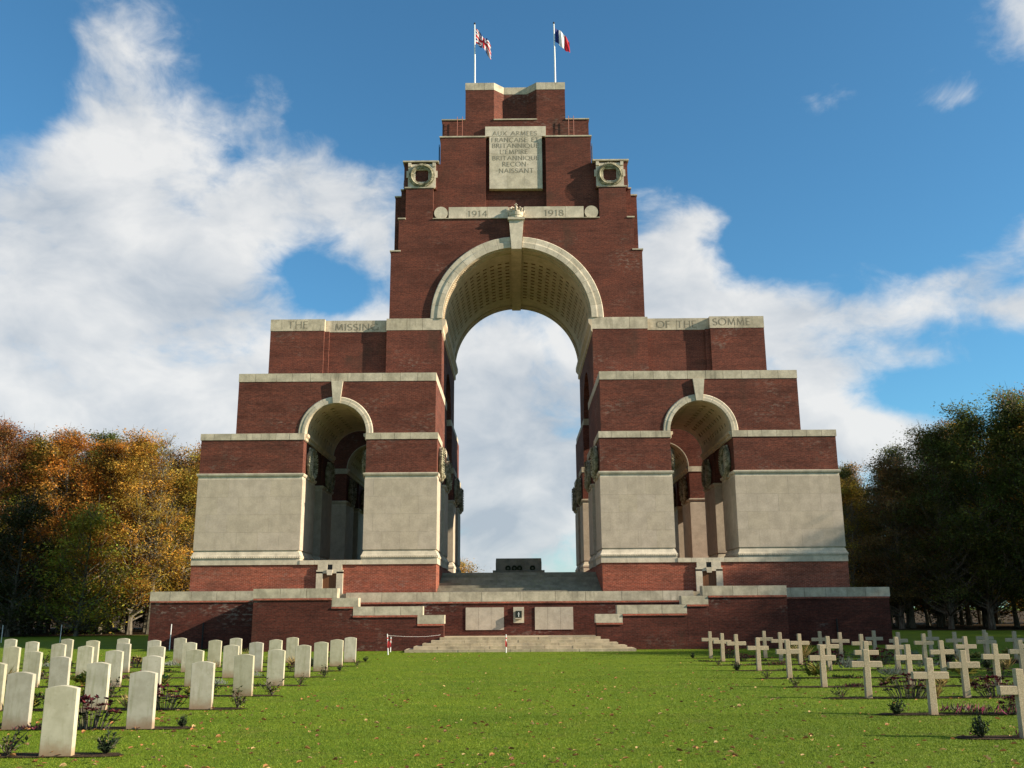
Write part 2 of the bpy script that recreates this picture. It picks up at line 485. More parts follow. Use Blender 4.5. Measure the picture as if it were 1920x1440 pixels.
def ring(parent, cx, cz, r0, r1, y0, y1, n, step, key_half, mat=STONE):
    """separate voussoirs with a two-step moulded face; y0 front, y1 back"""
    for i in range(n):
        for sgn in (0, 1):
            aa = key_half + (math.pi / 2 - key_half) * i / n; bb = key_half + (math.pi / 2 - key_half) * (i + 1) / n
            g = .004 / r1 * 1.6
            aa += g; bb -= g
            if sgn: a0, a1 = math.pi / 2 + aa, math.pi / 2 + bb
            else: a0, a1 = math.pi / 2 - bb, math.pi / 2 - aa
            m = MB(); rm = r0 + (r1 - r0) * .52; k = 5
            prof = [(r0, y1), (r0, y0), (r0 + (rm - r0) * .8, y0), (rm, y0 + step * .4), (rm, y0 + step), (r1 - .04, y0 + step), (r1, y0 + step + .04), (r1, y1)]
            vs = []; P = len(prof)
            for q in range(k + 1):
                a = a0 + (a1 - a0) * q / k
                vs += [(cx + rr * math.cos(a), yy, cz + rr * math.sin(a)) for rr, yy in prof]
            fs = [tuple(range(P)), tuple(k * P + i2 for i2 in range(P - 1, -1, -1))]
            for q in range(k):
                for e in range(P): fs.append((q * P + e, (q + 1) * P + e, (q + 1) * P + (e + 1) % P, q * P + (e + 1) % P))
            m.add(vs, fs).build('voussoir', mat, parent)


def vault(name, cx, cz, r, y0, y1, nA, nY, pit, ang_free, yfree, mat=VAULT, parent=mem, thick=.05):
    """coffered barrel soffit: small square pits sunk into the curved surface"""
    m = MB()
    angs = [(0.0, 0)]
    A0, A1 = .16, math.pi / 2 - ang_free
    half = []
    st = (A1 - A0) / nA
    da = pit / r
    for i in range(nA):
        c = A0 + st * (i + .5); half += [(c - da / 2, 1), (c + da / 2, 0)]
    seq = [(0, 0)] + half + [(math.pi / 2, 0)] + [(math.pi - a, None) for a, _ in reversed(half)] + [(math.pi, 0)]
    al = [q[0] for q in seq]
    ya = [y0]; sp = (y1 - y0 - 2 * yfree) / nY
    for j in range(nY):
        c = y0 + yfree + sp * (j + .5); ya += [c - pit / 2, c + pit / 2]
    ya.append(y1)

    def P(a, y, rr): return (cx + rr * math.cos(a), y, cz + rr * math.sin(a))
    for i in range(len(al) - 1):
        mid = (al[i] + al[i + 1]) / 2
        mm = mid if mid < math.pi / 2 else math.pi - mid
        pa = False
        if A0 < mm < A1: pa = abs(((mm - A0) / st) % 1 - .5) < da / st / 2 - 1e-6
        sub = 1 if (al[i + 1] - al[i]) < .12 else 5
        for j in range(len(ya) - 1):
            if pa and j % 2 == 1:
                a, b_, c, d = al[i], al[i + 1], ya[j], ya[j + 1]
                o = [P(a, c, r), P(b_, c, r), P(b_, d, r), P(a, d, r)]; q = r + pit * 1.0
                e = [P(a, c, q), P(b_, c, q), P(b_, d, q), P(a, d, q)]
                m.add(o + e, [(4, 5, 6, 7), (0, 1, 5, 4), (1, 2, 6, 5), (2, 3, 7, 6), (3, 0, 4, 7)])
            else:
                for k in range(sub):
                    a = al[i] + (al[i + 1] - al[i]) * k / sub; b_ = al[i] + (al[i + 1] - al[i]) * (k + 1) / sub
                    m.add([P(a, ya[j], r), P(b_, ya[j], r), P(b_, ya[j + 1], r), P(a, ya[j + 1], r)], [(0, 1, 2, 3)])
    return m.build(name, mat, parent, fix=False)


def wreath_ring(m, cx, y, cz, r, t, face='y', nleaf=54, sgn=-1):
    """laurel ring: a torus dressed with overlapping pointed leaves. face 'y' looks along -y, face 'x' along sgn*x"""
    def tr(u, v, d): return (cx + u, y - d, cz + v) if face == 'y' else (cx + sgn * d, y + u, cz + v)
    n, k = 40, 8; vs = []; fs = []
    for i in range(n):
        a = 2 * math.pi * i / n
        for j in range(k):
            b2 = 2 * math.pi * j / k
            rr = r + t * .8 * math.cos(b2); vs.append(tr(rr * math.cos(a), rr * math.sin(a), t * .8 * math.sin(b2)))
    for i in range(n):
        for j in range(k):
            fs.append((i * k + j, ((i + 1) % n) * k + j, ((i + 1) % n) * k + (j + 1) % k, i * k + (j + 1) % k))
    m.add(vs, fs)
    for i in range(nleaf):
        for lay, (ro, dd) in enumerate(((-.75, .5), (0, 1.0), (.75, .5))):
            a = 2 * math.pi * (i + lay * .33 + random.uniform(-.15, .15)) / nleaf
            L = 2.2 * math.pi * r / nleaf; ww = t * .42
            rr = r + ro * t
            tx, tz = -math.sin(a), math.cos(a); nx, nz = math.cos(a), math.sin(a)
            def q(l, s2, d): return tr(rr * nx + tx * l + nx * s2, rr * nz + tz * l + nz * s2, d)
            m.add([q(0, 0, dd * t * .75), q(L * .5, ww, dd * t * .8), q(L, 0, dd * t * 1.25), q(L * .5, -ww, dd * t * .8), q(L * .5, 0, dd * t * 1.25)],
                  [(0, 1, 4), (1, 2, 4), (2, 3, 4), (3, 0, 4)])


# ---- lettering: stroked Roman capitals
def el_(cx, cy, rx, ry, a0, a1, n=12): return [(cx + rx * math.cos(R(a0 + (a1 - a0) * i / n)), cy + ry * math.sin(R(a0 + (a1 - a0) * i / n))) for i in range(n + 1)]


GL = {
    'A': (.78, [[(.0, 0), (.39, 1)], [(.39, 1), (.78, 0)], [(.14, .36), (.64, .36)]]),
    'B': (.56, [[(.08, 0), (.08, 1)], [(.08, 1), (.28, 1)] + el_(.28, .76, .22, .24, 90, -90) + [(.08, .52)], [(.08, .52), (.3, .52)] + el_(.3, .26, .26, .26, 90, -90) + [(.08, 0)]]),
    'C': (.78, [el_(.45, .5, .42, .5, 45, 315)]),
    'E': (.52, [[(.08, 0), (.08, 1)], [(.08, 1), (.5, 1)], [(.08, .53), (.44, .53)], [(.08, 0), (.52, 0)]]),
    'F': (.50, [[(.08, 0), (.08, 1)], [(.08, 1), (.5, 1)], [(.08, .53), (.44, .53)]]),
    'G': (.80, [el_(.45, .5, .42, .5, 45, 330), [(.8, .42), (.8, .06)]]),
    'H': (.74, [[(.08, 0), (.08, 1)], [(.68, 0), (.68, 1)], [(.08, .52), (.68, .52)]]),
    'I': (.16, [[(.08, 0), (.08, 1)]]),
    'L': (.50, [[(.08, 0), (.08, 1)], [(.08, 0), (.5, 0)]]),
    'M': (.92, [[(.08, 0), (.16, 1)], [(.16, 1), (.46, .08)], [(.46, .08), (.76, 1)], [(.76, 1), (.86, 0)]]),
    'N': (.78, [[(.08, 0), (.08, 1)], [(.08, 1), (.70, 0)], [(.70, 0), (.70, 1)]]),
    'O': (.92, [el_(.46, .5, .44, .5, 0, 360, 24)]),
    'P': (.54, [[(.08, 0), (.08, 1)], [(.08, 1), (.28, 1)] + el_(.28, .74, .24, .26, 90, -90) + [(.08, .48)]]),
    'Q': (.94, [el_(.46, .5, .44, .5, 0, 360, 24), [(.5, .1), (.98, -.16)]]),
    'R': (.62, [[(.08, 0), (.08, 1)], [(.08, 1), (.28, 1)] + el_(.28, .76, .22, .24, 90, -90) + [(.08, .52)], [(.28, .52), (.64, 0)]]),
    'S': (.50, [el_(.26, .75, .22, .25, 40, 270, 10) + el_(.25, .25, .23, .25, 90, -150, 10)]),
    'T': (.68, [[(.34, 0), (.34, 1)], [(0, 1), (.68, 1)]]),
    'U': (.74, [[(.08, 1), (.08, .3)] + el_(.37, .3, .29, .3, 180, 360) + [(.66, 1)]]),
    'X': (.70, [[(.02, 0), (.68, 1)], [(.02, 1), (.68, 0)]]),
    '1': (.40, [[(.22, 0), (.22, 1)], [(.22, 1), (.06, .86)]]),
    '9': (.56, [el_(.28, .68, .24, .32, 0, 360, 18), [(.52, .68), (.48, .3), (.2, 0)]]),
    '4': (.62, [[(.46, 0), (.46, 1)], [(.46, 1), (.02, .28)], [(.02, .28), (.62, .28)]]),
    '8': (.54, [el_(.27, .76, .2, .24, 0, 360, 16), el_(.27, .26, .25, .26, 0, 360, 16)]),
    '-': (.36, [[(.06, .45), (.32, .45)]]),
    "'": (.14, [[(.07, 1.02), (.05, .82)]]),
    'Ç': (.78, [el_(.45, .5, .42, .5, 45, 315), [(.47, 0), (.44, -.2)]]),
    ' ': (.45, [])}


def inscription(text, x0, x1, z0, z1, y, parent, th=.105):
    """flat capitals with the shade of carving put into their colour, each letter a mesh of its own"""
    sp = .17
    tw = sum(GL[c][0] for c in text) + sp * (len(text) - 1)
    h = z1 - z0; k = (x1 - x0) / tw; cur = 0
    for c in text:
        wd, strokes = GL[c]; m = MB(); cnt = [0]

        def seg(p, q, t):
            d = Vector((q[0] - p[0], q[1] - p[1]))
            if d.length < 1e-6: return
            d.normalize(); nn = Vector((-d.y, d.x)) * t / 2; e = d * t * .25; cnt[0] += 1; yy = y - .0004 * (cnt[0] % 4)
            pts = [(p[0] - e.x + nn.x, p[1] - e.y + nn.y), (p[0] - e.x - nn.x, p[1] - e.y - nn.y), (q[0] + e.x - nn.x, q[1] + e.y - nn.y), (q[0] + e.x + nn.x, q[1] + e.y + nn.y)]
            m.add([(a, yy, b2) for a, b2 in pts], [(0, 1, 2, 3)])
        for st in strokes:
            P = [(x0 + (cur + a) * k, z0 + b2 * h) for a, b2 in st]
            for i in range(len(P) - 1):
                dx, dz2 = P[i + 1][0] - P[i][0], P[i + 1][1] - P[i][1]
                seg(P[i], P[i + 1], th * h * (.62 + .45 * abs(dz2) / (math.hypot(dx, dz2) + 1e-9)))
            if len(P) == 2 and abs(P[0][0] - P[1][0]) < 1e-4:
                for e in P: seg((e[0] - .10 * h, e[1]), (e[0] + .10 * h, e[1]), th * h * .55)
        cur += wd + sp
        if m.v: m.build('letter', 'shaded_letter', parent, fix=False)


# ---- plinth
for s in (-1, 1):
    m = MB().box(s * 4.0, s * 15.82, 46.5, 66.5, 2.40, 3.86)
    part(m, 'plinth', BRICKL)
    # stone doorcase set in the plinth
    dc = MB(); cx = s * 9.1
    dc.box(cx - .64, cx - .33, 46.36, 46.5, 2.40, 3.52); dc.box(cx + .33, cx + .64, 46.36, 46.5, 2.40, 3.52)
    dc.box(cx - .64, cx + .64, 46.36, 46.5, 3.44, 3.60)
    dc.box(cx - .58, cx - .125, 46.37, 46.5, 3.60, 3.86); dc.box(cx + .125, cx + .58, 46.37, 46.5, 3.60, 3.86)
    dcase = part(dc, 'door_surround', STONE)
    MB().prism([(cx - .11, 3.36), (cx + .11, 3.36), (cx + .15, 3.61), (cx - .15, 3.61)], 'y', 46.31, 46.40).build('keystone', STONE, dcase)
    dr = part(MB().box(cx - .34, cx + .34, 46.46, 46.56, 2.40, 3.45), 'door', 'oak_door')
    for k in range(4): MB().box(cx - .33 + k * .166, cx - .33 + k * .166 + .158, 46.445, 46.47, 2.42, 3.44).build('plank', 'oak_door', dr)
    part(MB().box(cx - .13, cx + .13, 46.44, 46.50, 3.60, 3.86), 'vent_opening', 'dark_iron')
    # kerb stones across the foot of the small arch
    stones(mem, 'threshold_stone', cx - 1.47, cx + 1.47, 46.42, 47.1, 3.86, 4.07, 4, STONE)

# ---- 16 piers, four deep and four across
rowsY = [(46.5, 49.5), (51.4, 54.2), (58.8, 61.6), (63.5, 66.5)]
colsX = [(4.0, 7.57), (10.63, 15.78)]
for ri, (ya, yb) in enumerate(rowsY):
    for ci, (xa, xb) in enumerate(colsX):
        for s in (-1, 1):
            x0, x1 = sorted((s * xa, s * xb))
            front = ri == 0
            base = MB().rectloft(x0, x1, ya, yb, [(3.862, .05), (4.16, .05), (4.16, .075), (4.26, .085), (4.31, .05), (4.33, .035), (4.48, -.02), (4.50, -.05), (4.57, -.05)])
            part(base, 'pier_base', STONE)
            if front:
                # carved leaf torus along the base
                tl = MB(); xx = x0 - .06
                while xx < x1 + .02:
                    L = .085
                    tl.add([(xx, ya - .075, 4.20), (xx + L * .5, ya - .10, 4.25), (xx + L, ya - .075, 4.20), (xx + L * .5, ya - .09, 4.165), (xx + L * .5, ya - .115, 4.21)],
                           [(0, 1, 4), (1, 2, 4), (2, 3, 4), (3, 0, 4)]); xx += L
                part(tl, 'leaf_moulding', STONE)
            dado = part(MB().box(x0 + .02, x1 - .02, ya + .035, yb - .02, 4.55, 8.0), 'dado', DADO)
            if front:
                nx = 5 if ci else 4
                for rr in range(4):
                    z0 = 4.56 + rr * .86; z1 = z0 + .86
                    off = .5 if rr % 2 else 0
                    cuts = [0] + [(i + .5 * (rr % 2)) / nx for i in range(1 - (rr % 2), nx)] + [1]
                    cuts = sorted(set(cuts))
                    for i in range(len(cuts) - 1):
                        a = x0 + (x1 - x0) * cuts[i]; c = x0 + (x1 - x0) * cuts[i + 1]
                        MB().box(a + .002, c - .002, ya - .002 - random.uniform(0, .003), ya + .04, z0 + .002, z1 - .002).build('stone_slab', DADO, dado)
                # return slabs on the passage-side and outer faces
                for sx, xe in ((1, x1), (-1, x0)):
                    for i in range(3):
                        for rr in range(4):
                            z0 = 4.56 + rr * .86
                            ya2 = ya + .045 + (yb - ya - .05) * i / 3; yb2 = ya + .045 + (yb - ya - .05) * (i + 1) / 3
                            MB().box(xe - sx * .025, xe + sx * (.001 + random.uniform(0, .003)), ya2 + .002, yb2 - .002, z0 + .002, z0 + .858).build('stone_slab', DADO, dado)
            else:
                part(MB().rectloft(x0, x1, ya, yb, [(4.56, 0), (8.0, 0)]), 'dado_facing', DADO)
            part(MB().rectloft(x0, x1, ya, yb, [(8.002, -.012), (8.15, -.012), (8.15, .02), (8.19, .05), (8.25, .07), (8.29, .07), (8.30, .02), (8.31, -.01)]), 'cornice', STONE)
            part(MB().box(x0 + .03, x1 - .03, ya + .02, yb - .02, 8.305, 9.97), 'pier_brickwork', BRICK)
            if front:
                part(MB().box(x0 + .03, x1 - .03, ya + .06, yb, 9.972, 10.29), 'band_core', COPE)
                stones(mem, 'band_stone', x0 - .012, x1 + .012, ya - .012, ya + .5, 9.975, 10.3, 7 if ci else 5)
                for xe in (x0 - .012, x1 - .188): stones(mem, 'band_stone', xe, xe + .2, ya + .515, yb, 9.975, 10.3, 3, axis='y')
            else:
                part(MB().box(x0 - .02, x1 + .02, ya - .02, yb + .02, 9.972, 10.3), 'band_stone', COPE)
# cross arches joining the first and second rows (and third and fourth)
for (ya, yb) in ((49.5, 51.4), (61.6, 63.5)):
    for xa, xb in colsX:
        for s in (-1, 1):
            x0, x1 = sorted((s * (xa + .12), s * (xb - .12)))
            ym = (ya + yb) / 2
            part(MB().prism(clean(arched(ya, yb, 8.31, 10.29, ym, 8.5, .93, 18)), 'x', x0, x1), 'cross_arch', BRICK)

# ---- second tier with the small barrel-vaulted passages
for s in (-1, 1):
    for bi, (ya, yb) in enumerate(((46.6, 54.2), (58.8, 66.4))):
        x0, x1 = sorted((s * 4.13, s * 14.08)); cx = s * 9.1
        part(MB().prism(clean(arched(x0, x1, 10.305, 12.96, cx, 10.305, 1.56)), 'y', ya, yb), 'tier_brickwork', BRICK)
        vault('passage_vault', cx, 10.305, 1.53, ya + .02, yb - .02, 4, 10, .20, .12, .8)
        # end rings of the vault so that its edge has thickness
        for ye, yd in ((ya - .02, ya + .25), (yb - .25, yb + .02)):
            part(MB().prism(arc(cx, 10.305, 1.52, 0, math.pi, 32) + arc(cx, 10.305, 1.565, math.pi, 0, 32), 'y', ye, yd), 'arch_edge', STONE)
        # imposts running back along the passage
        for xe, d in ((cx - 1.53, 1), (cx + 1.53, -1)):
            part(MB().prism([(xe, 9.93), (xe + d * .06, 9.97), (xe + d * .06, 10.08), (xe + d * .14, 10.16), (xe + d * .14, 10.29), (xe, 10.29)], 'y', ya + .02, yb - .05), 'impost', VAULT)
        part(MB().box(x0 + .05, x1 - .05, ya + .06, yb - .02, 12.962, 13.38), 'coping_core', COPE)
        if bi == 0:
            stones(mem, 'coping_stone', x0 - .015, x1 + .015, ya - .018, ya + .5, 12.965, 13.39, 11)
            for xe in (x0 - .015, x1 - .185): stones(mem, 'coping_stone', xe, xe + .2, ya + .515, yb, 12.965, 13.39, 6, axis='y')
            ar = MB(); rg = thing  # voussoirs hang from one arch part
            core = part(MB().prism(arc(cx, 10.305, 1.57, 0, math.pi, 32) + arc(cx, 10.305, 1.84, math.pi, 0, 32), 'y', ya - .03, ya + .03), 'archivolt', STONE)
            ring(core, cx, 10.305, 1.53, 1.87, ya - .075, ya + .02, 5, .025, .11)
            part(MB().prism([(cx - .17, 11.83), (cx + .17, 11.83), (cx + .29, 12.962), (cx - .29, 12.962)], 'y', ya - .13, ya + .1), 'keystone', STONE)

# ---- third tier, lettered band
for s in (-1, 1):
    x0, x1 = sorted((s * 4.2, s * 13.74))
    part(MB().prism(clean(arched(51.12, 61.88, 13.40, 16.88, YC, 13.42, 2.3)), 'x', x0, x1), 'tier_brickwork', BRICK)
    for a, c in ((4.19, 7.27), (10.76, 13.75)): part(MB().box(s * a, s * c, 50.8, 51.13, 13.395, 16.885), 'pilaster', BRICK)
    part(MB().box(s * 10.5, s * 10.77, 50.97, 51.14, 13.395, 16.886), 'pilaster_return', BRICK)
    part(MB().box(x0 + .05, x1 - .05, 51.25, 61.6, 16.89, 17.53), 'band_core', COPE)
    q1 = stones(mem, 'lettered_stone', s * 10.74, s * 13.76, 50.785, 51.25, 16.885, 17.56, 2)[0]
    stones(mem, 'band_stone', s * 4.18, s * 7.29, 50.785, 51.25, 16.885, 17.56, 3)
    q2 = stones(mem, 'lettered_stone', s * 7.30, s * 10.73, 51.10, 51.3, 16.885, 17.56, 2)[0]
    if s < 0:
        inscription('THE', -12.79, -11.67, 17.05, 17.42, 50.775, q1)
        inscription('MISSING', -10.2, -7.80, 17.0, 17.36, 51.09, q2)
    else:
        inscription('OF THE', 7.84, 10.05, 17.02, 17.40, 51.09, q2)
        inscription('SOMME', 10.93, 13.0, 17.05, 17.43, 50.775, q1)
    stones(mem, 'band_stone', x0 - .01 if s < 0 else x1 - .19, x0 + .19 if s < 0 else x1 + .01, 51.26, 61.7, 16.885, 17.56, 6, axis='y')
    stones(mem, 'band_stone', -4.37 if s < 0 else 4.17, -4.17 if s < 0 else 4.37, 51.26, 61.7, 16.885, 17.56, 6, axis='y')

# ---- tower
SP = 17.555
prof = clean([(-7.16, SP), (-7.16, 21.58), (-6.74, 21.58), (-6.74, 23.55), (6.74, 23.55), (6.74, 21.58), (7.16, 21.58), (7.16, SP), (4.23, SP)] + arc(0, SP, 4.23, 0, math.pi, 48) + [(-4.23, SP)])
part(MB().prism(prof, 'y', 50.9, 62.1), 'tower_brickwork', BRICK)
vault('main_vault', 0, SP, 4.2, 51.75, 61.3, 12, 12, .24, .075, 1.25)
for yq in (50.93, 61.3):
    y2 = yq + (.82 if yq < 55 else .77)
    gl = MB()
    n = 110
    for i in range(n):
        for j in range(4):
            a = math.pi * (i + .5 * (j % 2)) / n; da = math.pi / n * .55; yy = yq + .14 + j * .17; q = .075
            def P(a, y, r): return (r * math.cos(a), y, SP + r * math.sin(a))
            gl.add([P(a - da, yy, 4.185), P(a, yy - q, 4.185), P(a + da, yy, 4.185), P(a, yy + q, 4.185), P(a, yy, 4.14)], [(0, 1, 4), (1, 2, 4), (2, 3, 4), (3, 0, 4)])
    sb = MB()
    ra = arc(0, SP, 4.19, 0, math.pi, 60)
    for i in range(60): sb.add([(ra[i][0], yq, ra[i][1]), (ra[i + 1][0], yq, ra[i + 1][1]), (ra[i + 1][0], y2, ra[i + 1][1]), (ra[i][0], y2, ra[i][1])], [(0, 1, 2, 3)])
    for yv in (yq + .02, y2 - .08):
        sb.prism(arc(0, SP, 4.13, 0, math.pi, 60) + arc(0, SP, 4.2, math.pi, 0, 60), 'y', yv, yv + .07)
    sbo = part(sb, 'guilloche_band', VAULT, fix=False)
    gl.build('carved_leaves', VAULT, sbo, fix=False)
core = part(MB().prism(arc(0, SP, 4.24, 0, math.pi, 60) + arc(0, SP, 4.8, math.pi, 0, 60), 'y', 50.82, 50.93), 'archivolt', STONE)
ring(core, 0, SP, 4.17, 4.85, 50.72, 50.9, 9, .05, .075)
part(MB().prism(arc(0, SP, 4.16, 0, math.pi, 60) + arc(0, SP, 4.25, math.pi, 0, 60), 'y', 61.9, 62.2), 'back_arch_edge', STONE)
part(MB().box(-.3, .3, 51.0, 62.2, 21.62, 21.78), 'crown_rib', VAULT)
for s in (-1, 1):
    xe = s * 4.2
    part(MB().prism([(xe, 16.7), (xe - s * .08, 16.78), (xe - s * .08, 17.05), (xe - s * .22, 17.25), (xe - s * .22, 17.50), (xe, 17.55)], 'y', 50.78, 62.2), 'impost', VAULT)
    # shoulders
    part(MB().box(s * 6.7, s * 7.14, 52.2, 60.8, 21.585, 25.5), 'shoulder', BRICK)
    part(MB().box(s * 6.3, s * 6.72, 51.6, 61.4, 23.555, 25.66), 'shoulder', BRICK)
    part(MB().box(s * 6.6, s * 7.22, 50.86, 52.3, 21.585, 21.66), 'ledge', COPE)
    part(MB().box(s * 6.36, s * 6.80, 50.86, 51.7, 23.56, 23.64), 'ledge', COPE)
    part(MB().box(s * 6.5, s * 7.18, 52.15, 60.85, 25.5, 25.58), 'ledge', COPE)
    part(MB().box(s * 6.3, s * 6.76, 51.55, 61.45, 25.665, 25.74), 'ledge', COPE)
    # corner pier with wreath
    part(MB().box(s * 4.80, s * 6.38, 51.0, 62.0, 23.556, 25.52), 'corner_pier', BRICK)
    part(MB().box(s * 4.62, s * 6.52, 51.14, 61.9, 25.525, 27.18), 'corner_block', BRICK)
    part(MB().box(s * 4.5, s * 6.60, 50.98, 62.0, 27.182, 27.27), 'ledge', COPE)
    part(MB().box(s * 4.72, s * 6.46, 50.96, 51.14, 25.522, 25.60), 'ledge', COPE)
    cx = s * 5.48; cz = 26.33
    pn = MB()
    for a, c, d, e in ((-.80, -.38, -.73, .74), (.38, .80, -.73, .74), (-.38, .38, .36, .74), (-.38, .38, -.73, -.38)): pn.box(cx + a, cx + c, 51.05, 51.14, cz + d, cz + e)
    pn.box(cx - .90, cx - .80, 51.07, 51.14, cz - .1, cz + .32); pn.box(cx + .80, cx + .90, 51.07, 51.14, cz - .1, cz + .32)
    wp_ = part(pn, 'wreath_panel', STONE)
    for e in (-1, 1): MB().box(cx + e * .62, cx + e * .80, 50.98, 51.06, cz + .56, cz + .80).build('corner_scroll', STONE, wp_)
    m = MB(); wreath_ring(m, cx, 51.04, cz - .02, .61, .15)
    m.build('laurel_wreath', 'wreath_green_stone', wp_, fix=False)
    m = MB(); wreath_ring(m, s * 6.56, 53.0, cz - .02, .63, .12, 'x', 40, s)
    m.build('side_laurel_wreath', 'wreath_green_stone', mem, fix=False)
    part(MB().box(s * 6.50, s * 6.57, 52.2, 53.8, 25.6, 27.08), 'side_wreath_panel', STONE)
    # round bosses at the ends of the dated frieze
    bs = MB()
    pts = el_(s * 4.34, 23.98, .39, .39, 0, 360, 28)[:-1]
    bs.prism(pts, 'y', 51.02, 51.5)
    part(bs, 'round_boss', STONE)
# dated frieze and keystone
fr = part(MB().box(-3.86, 3.86, 51.1, 51.34, 23.60, 24.33), 'dated_frieze', STONE)
for a, c in ((-3.9, -2.85), (-2.85, -1.65), (-1.65, -.45), (.45, 1.55), (1.55, 2.85), (2.85, 3.9)):
    MB().box(a + .006, c - .006, 51.03 - random.uniform(0, .004), 51.15, 23.595, 24.34).build('frieze_stone', STONE, fr)
inscription('1914', -2.78, -1.66, 23.76, 24.10, 51.018, fr)
inscription('1918', 1.62, 2.73, 23.76, 24.12, 51.018, fr)
part(MB().box(-4.80, 4.80, 50.84, 51.6, 23.556, 23.596), 'ledge', COPE)
ks = part(MB().prism([(-.28, 21.60), (.28, 21.60), (.41, 23.35), (-.41, 23.35)], 'y', 50.62, 51.0), 'keystone', STONE)
MB().box(-.48, .48, 50.52, 51.0, 23.35, 23.5).build('keystone_cap', STONE, ks)
cr = MB()
cr.tube([(0, 50.86, 23.5), (0, 50.86, 23.62), (0, 50.86, 23.64), (0, 50.86, 23.82), (0, 50.86, 23.9)], [.36, .37, .40, .42, .40], 20)
for k in range(8):
    a = math.pi / 4 * k
    p0 = Vector((.41 * math.cos(a), .41 * math.sin(a), 0))
    cr.tube([(p0.x, 50.86 + p0.y, 23.86), (p0.x * 1.12, 50.86 + p0.y * 1.12, 24.0), (p0.x * .8, 50.86 + p0.y * .8, 24.14), (0, 50.86, 24.10)], [.06, .07, .05, .05], 6)
    cr.tube([(p0.x, 50.86 + p0.y, 23.9), (p0.x * 1.1, 50.86 + p0.y * 1.1, 24.04)], [.075, .03], 5)
cr.tube([(0, 50.86, 24.05), (0, 50.86, 24.16), (0, 50.86, 24.24), (0, 50.86, 24.3)], [.04, .10, .10, .03], 10)
cr.box(-.10, .10, 50.83, 50.89, 24.36, 24.40); cr.box(-.03, .03, 50.83, 50.89, 24.28, 24.47)
cr.build('stone_crown', STONE, ks)
# upper wall, inscription tablet, attic
for s in (-1, 1):
    part(MB().box(s * 1.77, s * 4.83, 51.33, 61.67, 23.556, 27.19), 'upper_wall', BRICK)
    part(MB().box(s * 1.77, s * 4.44, 51.33, 61.67, 27.192, 28.9), 'buttress', BRICK)
    part(MB().box(s * 1.75, s * 4.50, 51.29, 61.7, 28.902, 28.985), 'ledge', COPE)
part(MB().box(-1.775, 1.775, 51.75, 61.0, 23.558, 28.97), 'tablet_recess', BRICK)
tb = part(MB().box(-1.56, 1.56, 51.47, 51.76, 25.66, 29.02), 'inscription_tablet', STONE)
MB().box(-1.80, 1.80, 51.44, 51.7, 29.025, 29.66).build('tablet_head', STONE, tb)
for rr in range(3):
    z0 = 25.67 + rr * 1.115; nn = [3, 2, 3][rr]
    for i in range(nn):
        a = -1.55 + 3.1 * i / nn; c = -1.55 + 3.1 * (i + 1) / nn
        MB().box(a + .003, c - .003, 51.45 - random.uniform(0, .002), 51.48, z0 + .003, z0 + 1.112).build('tablet_stone', STONE, tb)
yt = 51.442
for txt, a, c, z0, z1, yy in (('AUX ARMEES', -1.35, 1.28, 29.08, 29.34, 51.43), ('FRANÇAISE ET', -1.42, 1.38, 28.66, 28.92, yt), ('BRITANNIQUE', -1.38, 1.38, 28.28, 28.54, yt),
                          ("L'EMPIRE", -.92, .72, 27.89, 28.15, yt), ('BRITANNIQUE', -1.36, 1.38, 27.49, 27.74, yt), ('RECON-', -.78, .78, 27.09, 27.36, yt), ('-NAISSANT', -1.16, 1.05, 26.67, 26.94, yt)):
    inscription(txt, a, c, z0, z1, yy, tb)
part(MB().box(-4.36, 4.36, 51.6, 61.4, 28.99, 30.16), 'attic', BRICK)
for a, c in ((-4.41, -2.99), (2.99, 4.41), (-1.30, 1.30)): part(MB().box(a, c, 51.55, 53.0, 30.162, 30.23), 'ledge', COPE)
VF = 51.6


def plan(o): return [(-2.99 - o, VF - o), (-1.28 + o * .4, VF - o), (-.70 + o * .4, VF + .55 - o), (.70 - o * .4, VF + .55 - o), (1.28 - o * .4, VF - o), (2.99 + o, VF - o), (2.99 + o, 61.4 + o), (-2.99 - o, 61.4 + o)]


part(MB().prism(plan(0), 'z', 30.163, 32.17), 'turret', BRICK)
cp = part(MB().prism(plan(-.06), 'z', 32.171, 32.63), 'turret_coping', COPE)
P_ = plan(.015)
for (a, c), n in (((P_[0], P_[1]), 3), ((P_[1], P_[2]), 1), ((P_[2], P_[3]), 3), ((P_[3], P_[4]), 1), ((P_[4], P_[5]), 3)):
    a = Vector(a); c = Vector(c); d = (c - a).normalized(); nrm = Vector((-d.y, d.x))
    for i in range(n):
        p = a + (c - a) * (i / n) + d * (.005 if i else 0); q = a + (c - a) * ((i + 1) / n) - d * (.005 if i < n - 1 else 0)
        MB().prism([p, q, q + nrm * .2, p + nrm * .2], 'z', 32.172, 32.64 - random.uniform(0, .004)).build('coping_stone', COPE, cp)
for s in (-1, 1): MB().box(s * 2.85, s * 3.005, 51.81, 61.4, 32.172, 32.64).build('coping_stone', COPE, cp)
# ladders and hand rails on the setbacks
for s in (-1, 1):
    cxl = s * 3.31
    ld = MB()
    for e in (-.15, .15): ld.tube([(cxl + e, 51.4, 28.98), (cxl + e, 51.4, 30.3)], [.018, .018], 5)
    for k in range(5): ld.tube([(cxl - .15, 51.4, 29.15 + k * .25), (cxl + .15, 51.4, 29.15 + k * .25)], [.012, .012], 4)
    part(ld, 'ladder', 'red_ladder_paint')
    ld = MB()
    for yy in (51.9, 52.2): ld.tube([(s * 4.56, yy, 27.27), (s * 4.56, yy, 28.75)], [.022, .022], 5)
    for k in range(5): ld.tube([(s * 4.56, 51.9, 27.4 + k * .28), (s * 4.56, 52.2, 27.4 + k * .28)], [.014, .014], 4)
    part(ld, 'side_ladder', 'dark_iron')
